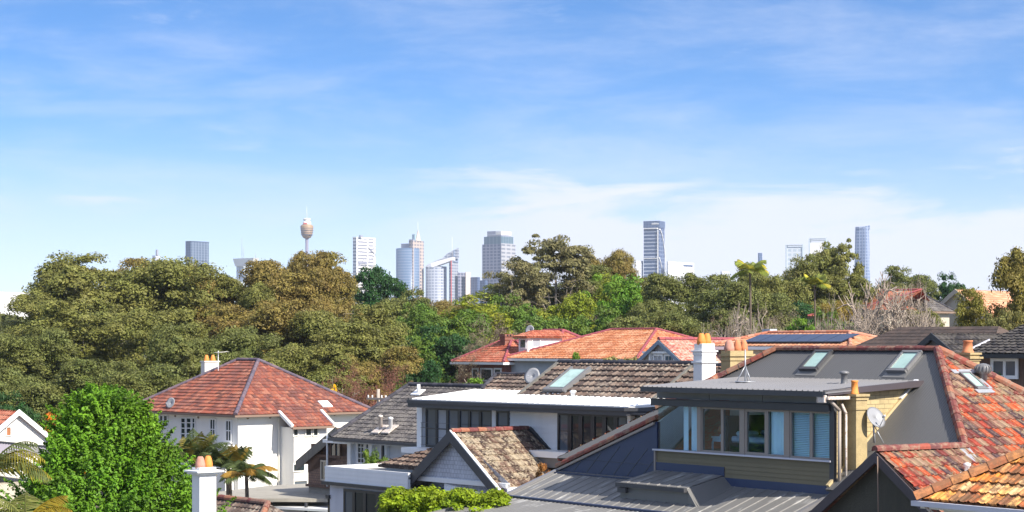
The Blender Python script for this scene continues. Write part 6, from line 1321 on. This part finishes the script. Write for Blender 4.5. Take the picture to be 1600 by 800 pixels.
T('twiggy', 1, 600, 563, 100, 126, RUST, 'larger maroon tree behind the power pole', 'tree')
T('gum', 0, 1060, 424, 140, 175, DKOL, 'dark casuarina-like tree behind the white chimney', 'tree')
T('gum', 2, 1140, 425, 150, 172, DKOL, 'dark olive tree left of the golden palm', 'tree')
T('dense', 0, 1030, 470, 140, 160, DKOL, 'shaded tree behind the small board gable', 'tree')
T('gum', 1, 1110, 478, 150, 158, DKOL, 'broad dark tree behind the two chimneys', 'tree')
T('gum', 0, 1020, 430, 110, 200, OLIVE, 'olive tree at the foot of the dark banded tower', 'tree')
T('dense', 0, 1180, 480, 120, 168, DKOL, 'dark tree under the golden palm', 'tree')
# right
T('gum', 2, 1215, 396, 120, 185, OLIVE, 'flat-topped gum right of the golden palm', 'gum_tree')
T('sparse', 1, 1240, 420, 110, 190, GREY, 'thin gum below the lower framed tower', 'gum_tree')
T('sparse', 0, 1312, 372, 96, 188, OLIVE, 'tall airy gum in front of the twisting tower', 'gum_tree')
T('gum', 1, 1275, 398, 80, 192, OLIVE, 'gum below the taller framed tower', 'gum_tree')
T('gum', 0, 1320, 425, 110, 186, OLIVE, 'lower leafy gum under the tall airy gum', 'gum_tree')
T('dense', 1, 1240, 470, 110, 180, DEEP, 'dark tree between the two palms', 'tree')
T('gum', 2, 1420, 416, 100, 230, DKOL, 'distant olive tree behind the coral roof', 'tree')
T('dense', 0, 1478, 424, 60, 235, DEEP, 'distant dark tree left of the beige gable peak', 'tree')
T('gum', 1, 1380, 440, 80, 225, OLIVE, 'distant low tree right of the twisting tower', 'tree')
T('twiggy', 1, 1425, 432, 80, 192, TWIG, 'pale leafless tree before the coral roof', 'bare_tree')
T('dense', 0, 1290, 480, 90, 160, GREEN, 'small green tree above the salmon roof', 'tree')
T('twiggy', 0, 1375, 470, 90, 156, TWIG, 'dense leafless crown in the middle of the right-hand bare trees', 'bare_tree')
T('twiggy', 1, 1230, 475, 90, 150, TWIG, 'leafless crown above the salmon roof', 'bare_tree')
T('twiggy', 0, 1130, 480, 80, 150, TWIG, 'leafless crown behind the olive chimney', 'bare_tree')
T('gum', 1, 1318, 466, 70, 168, (.20, .145, .03), 'small golden-leaved tree behind the bare branches', 'tree', 'tree')
T('gum', 0, 1592, 386, 165, 98, (.125, .105, .022), 'large near gum overhanging the right edge', 'gum_tree', gz=-9)
T('gum', 2, 1562, 448, 110, 102, (.135, .125, .022), 'bushy yellow-olive gum in front of the beige gable', 'gum_tree', gz=-9)
T('sparse', 1, 1585, 480, 110, 92, (.105, .10, .03), 'drooping gum branches over the black tiled wing', 'gum_tree', gz=-9)
T('dense', 1, 1560, 575, 90, 66, DEEP, 'dark bush beside the red tiled slope at the right edge', 'shrub', 'shrub', gz=-9)
# small ones between the houses
T('shrub', 0, 905, 549, 32, 110, BRIGHT, 'little bright sapling in front of the orange hip roof', 'shrub', 'shrub', gz=-5.2)
T('shrub', 1, 1000, 556, 120, 120, (.16, .15, .05), 'straggly olive hedge below the orange hip roof', 'hedge', 'hedge', gz=-5)
T('shrub', 0, 730, 590, 60, 130, BRIGHT, 'bright green bush behind the slate ridge end', 'shrub', 'shrub', gz=-6)
T('shrub', 0, 1250, 497, 60, 145, BRIGHT, 'green bush behind the salmon roof ridge', 'shrub', 'shrub', gz=-3)
T('shrub', 1, 105, 642, 60, 104, (.36, .14, .01), 'orange-flowering bush by the left white gable', 'shrub', 'shrub', gz=-8)
T('shrub', 0, 519, 600, 14, 124, (.65, .45, .01), 'yellow-flowering bush behind the white house roof', 'shrub', 'shrub', gz=-5)
T('gum', 2, 355, 545, 80, 124, (.105, .12, .03), 'weeping green tree behind the aerial of the white house', 'tree', 'tree')
T('shrub', 1, 590, 700, 46, 86, GREEN, 'low planting along the pale house wall', 'shrub', 'shrub', gz=-8)
T('dense', 0, 1090, 540, 1, 300, DEEP, 'x', 'tree') if False else None
T('gum', 0, 1442, 480, 80, 160, OLIVE, 'low olive tree among the right-hand bare trees', 'tree', 'tree')
T('twiggy', 1, 1405, 446, 130, 162, TWIG, 'wide twiggy crown hiding the coral roof', 'bare_tree')
T('shrub', 0, 850, 722, 34, 63.5, (.24, .12, .03), 'rusty creeper growing on the low tiled roof', 'creeper', 'creeper', gz=-6.4)
# far wooded belt behind everything: too many to count
def far_wood():
    n = 900; px = rng.uniform(-500, 2100, n); Y = rng.uniform(250, 420, n); top = rng.normal(487, 9, n); C = []; Rr = []
    X = (px - 800) / FP * Y; Zt = -(top - HY) / FP * Y
    for x, y, z in zip(X, Y, Zt):
        k = 16
        d = rng.normal(size=(k, 3)); d /= np.linalg.norm(d, axis=1, keepdims=True); d[:, 2] = np.abs(d[:, 2]) * 1.1 - .5; C.append(np.array([x, y, z - 4]) + d * np.array([4.5, 4.5, 4.5]) ); Rr.append(rng.uniform(1.0, 1.9, k))
    C = np.concatenate(C); Rr = np.concatenate(Rr); p, nr = clumps_to_leaves(C, Rr, 26, .3, .7); me = leaf_mesh('far_woodland', p, nr, .42, .6, 'leaf'); o = bpy.data.objects.new('far_woodland', me); COL.objects.link(o); o.color = (*DKOL, 1); tag(o, 'dark far-off woodland closing the gaps between the nearer trees', 'woodland', kind='stuff')
far_wood()
# ---- bare trees: real branching
def bare_mesh(seed, H=8.0, spread=.62, levels=7, r0=.27):
    rr = random.Random(seed); mb = MB(); mb.smooth = True
    def grow(p, d, L_, r, lv):
        q = p + d * L_; mb.tube(p, q, r, r * .72, 6 if lv < 2 else (4 if lv < 4 else 3), cap=False)
        if lv >= levels: return
        for i in range(3 if lv < 5 else 2):
            nd_ = (d + Vector((rr.gauss(0, spread), rr.gauss(0, spread), rr.gauss(.12, spread * .6)))).normalized(); grow(p.lerp(q, rr.uniform(.6, 1.0)) if i else q, nd_, L_ * rr.uniform(.62, .9), r * rr.uniform(.62, .78), lv + 1)
    grow(Vector((0, 0, -.5)), Vector((rr.gauss(0, .05), rr.gauss(0, .05), 1)), H * .26, r0, 0)
    me = bpy.data.meshes.new('branches'); mb.bm.to_mesh(me); mb.bm.free(); me.materials.append(MATS['bark_bare']); return me
BM_ = [bare_mesh(3), bare_mesh(9), bare_mesh(21)]
MAXZ = [max(v.co.z for v in m.vertices) for m in BM_]; MAXX = [max(abs(v.co.x) for v in m.vertices) for m in BM_]
def bare(v, px, ytop, width, Y, gz, label):
    x = (px - 800) / FP * Y; top = -(ytop - HY) / FP * Y; w = width / FP * Y / 2 / MAXX[v]; return place('bare_tree', label, 'tree', [('branches', BM_[v])], (x, Y, gz), (w, w, (top - gz) / MAXZ[v]), rng.uniform(0, 6.28), TWIG, None)
bare(0, 1150, 470, 130, 135, -8, 'leafless pale-branched tree behind the olive chimney'); bare(1, 1205, 468, 120, 140, -8, 'leafless tree between the palms'); bare(2, 1180, 490, 80, 128, -8, 'small leafless tree left of the salmon roof')
bare(0, 1395, 424, 200, 150, -8, 'wide leafless tree before the coral roof'); bare(2, 1340, 470, 120, 146, -8, 'leafless tree over the salmon roof'); bare(1, 1440, 424, 90, 190, -7, 'tall leafless tree left of the beige gable'); bare(1, 1290, 455, 80, 155, -7, 'thin leafless tree right of the green palm')
bare(1, 1350, 436, 160, 148, -8, 'leafless tree left of the widest bare crown'); bare(2, 1430, 440, 150, 147, -8, 'leafless tree right of the widest bare crown')
bare(2, 1100, 500, 70, 125, -7, 'leafless shoots behind the white chimney'); bare(0, 1460, 480, 60, 158, -7, 'leafless tree beside the beige gable')
# ---- palms
def frond(mb, base, az, L_, droop, n=26, leaf=.7, w=.035, up0=.9, twistk=.5):
    p = Vector(base); d = Vector((math.cos(az), math.sin(az), up0)).normalized(); step = L_ / n; side0 = Vector((-math.sin(az), math.cos(az), 0)); pts = [p.copy()]
    for i in range(n):
        d = (d + Vector((0, 0, -droop * step * (1 + i / n)))).normalized(); q = p + d * step; mb.tube(p, q, .022 * (1 - i / n) + .005, n=3, cap=False, smooth=False)
        u = i / n
        if u > .12:
            ll = leaf * math.sin(math.pi * min(1, .12 + u * .95)) ** .7 + .06
            for sg in (-1, 1):
                tip = q + (side0 * sg * .75 + d * .55 + Vector((0, 0, -.35 - .45 * u + random.uniform(-.12, .12)))).normalized() * ll; m = q.lerp(tip, .5) + Vector((0, 0, .05 * ll)); wd = d * w
                mb.face([mb.bm.verts.new(q - wd * .6), mb.bm.verts.new(m - wd), mb.bm.verts.new(tip), mb.bm.verts.new(m + wd), mb.bm.verts.new(q + wd * .6)])
        p = q
def palm(label, px, ytop, Y, gz, nf, L_, col, droop=.45, trunk_r=.12, leaf=.7, colf2=None, up=(.2, 1.8), name='palm_tree', crown_y=None, w=.035):
    fr = Frame(px, Y, 0, gz); x = fr.X; r = bpy.data.objects.new(name, None); COL.objects.link(r); r.location = (x, Y, gz); tag(r, label, 'palm'); top = -((crown_y or ytop) - HY) / FP * Y - gz
    mb = MB(); mb.smooth = True; prev = Vector((0, 0, -.5))
    for i in range(1, 9): q = Vector((math.sin(i * .4) * .05, 0, top * i / 8)); mb.tube(prev, q, trunk_r * (1.15 - .04 * i), trunk_r * (1.11 - .04 * i), 9, cap=False); prev = q
    o = mb.build('trunk', MATS['bark_dark'], r, None); base = prev
    for i in range(nf):
        mb = MB(); az = 6.283 * i / nf * 2.4 + random.uniform(-.2, .2); frond(mb, base, az, L_ * random.uniform(.85, 1.1), droop * random.uniform(.8, 1.3), leaf=leaf, up0=random.uniform(*up), w=w); o = mb.build('frond', MATS['leaf_fresh'], r, None, recalc=False); c = col if (colf2 is None or i % 4) else colf2; o.color = (*c, 1)
    return r
PG = (.19, .23, .04); PY = (.42, .38, .04); PD = (.075, .10, .03)
palm('golden-green palm rising above the dark trees right of centre', 1172, 405, 130, -8, 14, 1.45, PG, .55, .09, .75, PY, crown_y=424)
palm('green palm standing before the gums below the taller framed tower', 1273, 425, 150, -8, 13, 1.35, PG, .6, .08, .7, PY, crown_y=446, up=(.4, 2.4))
palm('shaggy palm at the shaded corner of the white house', 303, 690, 88, -10.5, 26, 1.8, PD, .55, .16, .6, (.20, .17, .03), crown_y=722, up=(.5, 3.2))
palm('leaning clump palm beside the sunlit wall of the white house', 357, 700, 86, -10.5, 24, 1.6, PD, .55, .16, .6, (.26, .18, .03), crown_y=738, up=(.5, 3.2))
palm('low palm in front of the sunlit white wall', 385, 735, 84, -10.2, 16, 1.5, PD, .8, .1, .5, (.3, .17, .03), crown_y=745)
palm('near palm with long yellowing fronds in the bottom left corner', -22, 690, 36, -8, 15, 1.5, (.13, .16, .05), .8, .14, .55, (.30, .25, .03), crown_y=745, w=.016, up=(.5, 2.2))
palm('second near palm, its frond tips entering the bottom left corner', 40, 760, 34, -7, 9, 1.0, (.16, .17, .04), .9, .12, .42, (.32, .24, .02), crown_y=815, w=.014, up=(.5, 2.0))
# ---- big bright conifer, lower left
def conifer():
    Y = 52.0; x = (165 - 800) / FP * Y; gz = -11.0; top = -(596 - HY) / FP * Y - gz; H = top - .45; Rb = 2.8; C = []; ax = []
    n = 2500; pts = []; dirs = []
    for i in range(n):
        u = rng.random() ** 1.0; z = H * (.28 + .72 * u); rad = Rb * (1 - u ** 2.1) ** .6 * (1 + .10 * math.sin(z * 2.1) ); az = rng.uniform(0, 6.283); rad *= (1 + .12 * math.sin(az * 3 + z) + .13 * math.sin(az * 8 - z * 3.1) + .07 * math.sin(az * 5 + z * 6)); r = rad * (1 - .34 * rng.random() ** 1.6)
        pts.append((r * math.cos(az), r * math.sin(az), z)); dirs.append((math.cos(az), math.sin(az), .55 + u))
    P = np.array(pts); D = np.array(dirs); D /= np.linalg.norm(D, axis=1, keepdims=True)
    # each spray: elongated tuft of leaves pointing out and up, drooping tip
    k = 80; u = rng.random((n, k, 1)); S = rng.uniform(.32, .95, (n, 1, 1)) ** 1.0; off = rng.normal(size=(n, k, 3)); pos = P[:, None, :] + D[:, None, :] * S * (u * 1.1 - .35) + off * (.10 * (1.12 - u)) * np.array([1, 1, .7]) + np.array([0, 0, -.09]) * u ** 2
    nr = off * .6 + D[:, None, :] * .7 + np.array([0, 0, .5]) + rng.normal(size=off.shape) * .45
    me = leaf_mesh('crown', pos.reshape(-1, 3), nr.reshape(-1, 3),   .055, .5, 'leaf_fresh'); tr = limb_mesh('trunk', H, H * .6, 1.5, H * .25, .2, 'bark_dark', nl=10, low=.3)
    place('conifer', 'large bright green feathery conifer at the lower left', 'tree', [('crown', me), ('trunk', tr)], (x, Y, gz), (1, 1, 1), 0, (.088, .180, .012))
    # dark inner foliage so one cannot see straight through
conifer()
# ---- clipped yellow-green hedge in front of the gable
def hedge():
    a = Vector(((600 - 800) / FP * 57, 57, 0)); b = Vector(((800 - 800) / FP * 55, 55, 0)); n = 900; u = rng.random(n); base = np.array([[*(a.lerp(b, q))] for q in u]); base[:, 1] += rng.normal(0, .45, n)
    ztop = -(767 - HY) / FP * 56; base[:, 2] = ztop - .12 - np.abs(rng.normal(0, .35, n)) + .07 * np.sin(u * 23) - np.clip(.10 - u, 0, 1) * 2.2 - np.clip(u - .93, 0, 1) * 6; p, nr = clumps_to_leaves(base, rng.uniform(.13, .24, n), 55, .05, .9)
    me = leaf_mesh('foliage', p, nr, .055, .55, 'leaf_fresh'); r = bpy.data.objects.new('hedge', None); COL.objects.link(r); r.location = (0, 0, 0); tag(r, 'bright yellow-green hedge in front of the shingled gable', 'hedge')
    o = bpy.data.objects.new('foliage', me); COL.objects.link(o); o.parent = r; o.color = (.24, .33, .012, 1)
    mb = MB(); 
    for i in range(8): q = a.lerp(b, (i + .5) / 8); mb.tube((q.x, q.y, -11), (q.x + .1, q.y, ztop - .5), .06, .03, 6)
    mb.build('stem', MATS['bark_dark'], r, None)
hedge()
# ================================================================ AIR
def haze():
    me = bpy.data.meshes.new('haze'); bm = bmesh.new(); x0, x1, y0, y1, z0, z1 = -1500, 1500, -120, 3250, -130, 235
    v = [bm.verts.new(p) for p in ((x0, y0, z0), (x1, y0, z0), (x1, y1, z0), (x0, y1, z0), (x0, y0, z1), (x1, y0, z1), (x1, y1, z1), (x0, y1, z1))]
    for q in ((3, 2, 1, 0), (4, 5, 6, 7), (0, 1, 5, 4), (1, 2, 6, 5), (2, 3, 7, 6), (3, 0, 4, 7)): bm.faces.new([v[i] for i in q])
    bm.to_mesh(me); bm.free(); m = bpy.data.materials.new('haze'); m.use_nodes = True; nt = m.node_tree; nt.nodes.clear(); o = nt.nodes.new('ShaderNodeOutputMaterial'); p = nt.nodes.new('ShaderNodeVolumePrincipled')
    p.inputs['Color'].default_value = (.80, .88, 1, 1); p.inputs['Density'].default_value = HAZE; p.inputs['Anisotropy'].default_value = 0.2; nt.links.new(p.outputs[0], o.inputs['Volume']); me.materials.append(m)
    ob = bpy.data.objects.new('haze', me); COL.objects.link(ob); tag(ob, None, None, kind='stuff')
HAZE = 0.00010
haze()

# repeats of one kind share a group phrase
GROUPS = {'gum_tree': 'gum trees beyond the houses', 'tree': 'green trees beyond the houses', 'bare_tree': 'leafless winter trees', 'palm_tree': 'palms', 'shrub': 'shrubs between the houses', 'house': 'suburban houses', 'skyscraper': 'towers of the distant skyline', 'office_block': 'low blocks of the distant skyline', 'chimney': 'free standing white chimneys', 'television_aerial': 'television aerials'}
for o in COL.objects:
    b = o.name.split('.')[0]
    if o.parent is None and b in GROUPS and 'group' not in o: o['group'] = GROUPS[b]
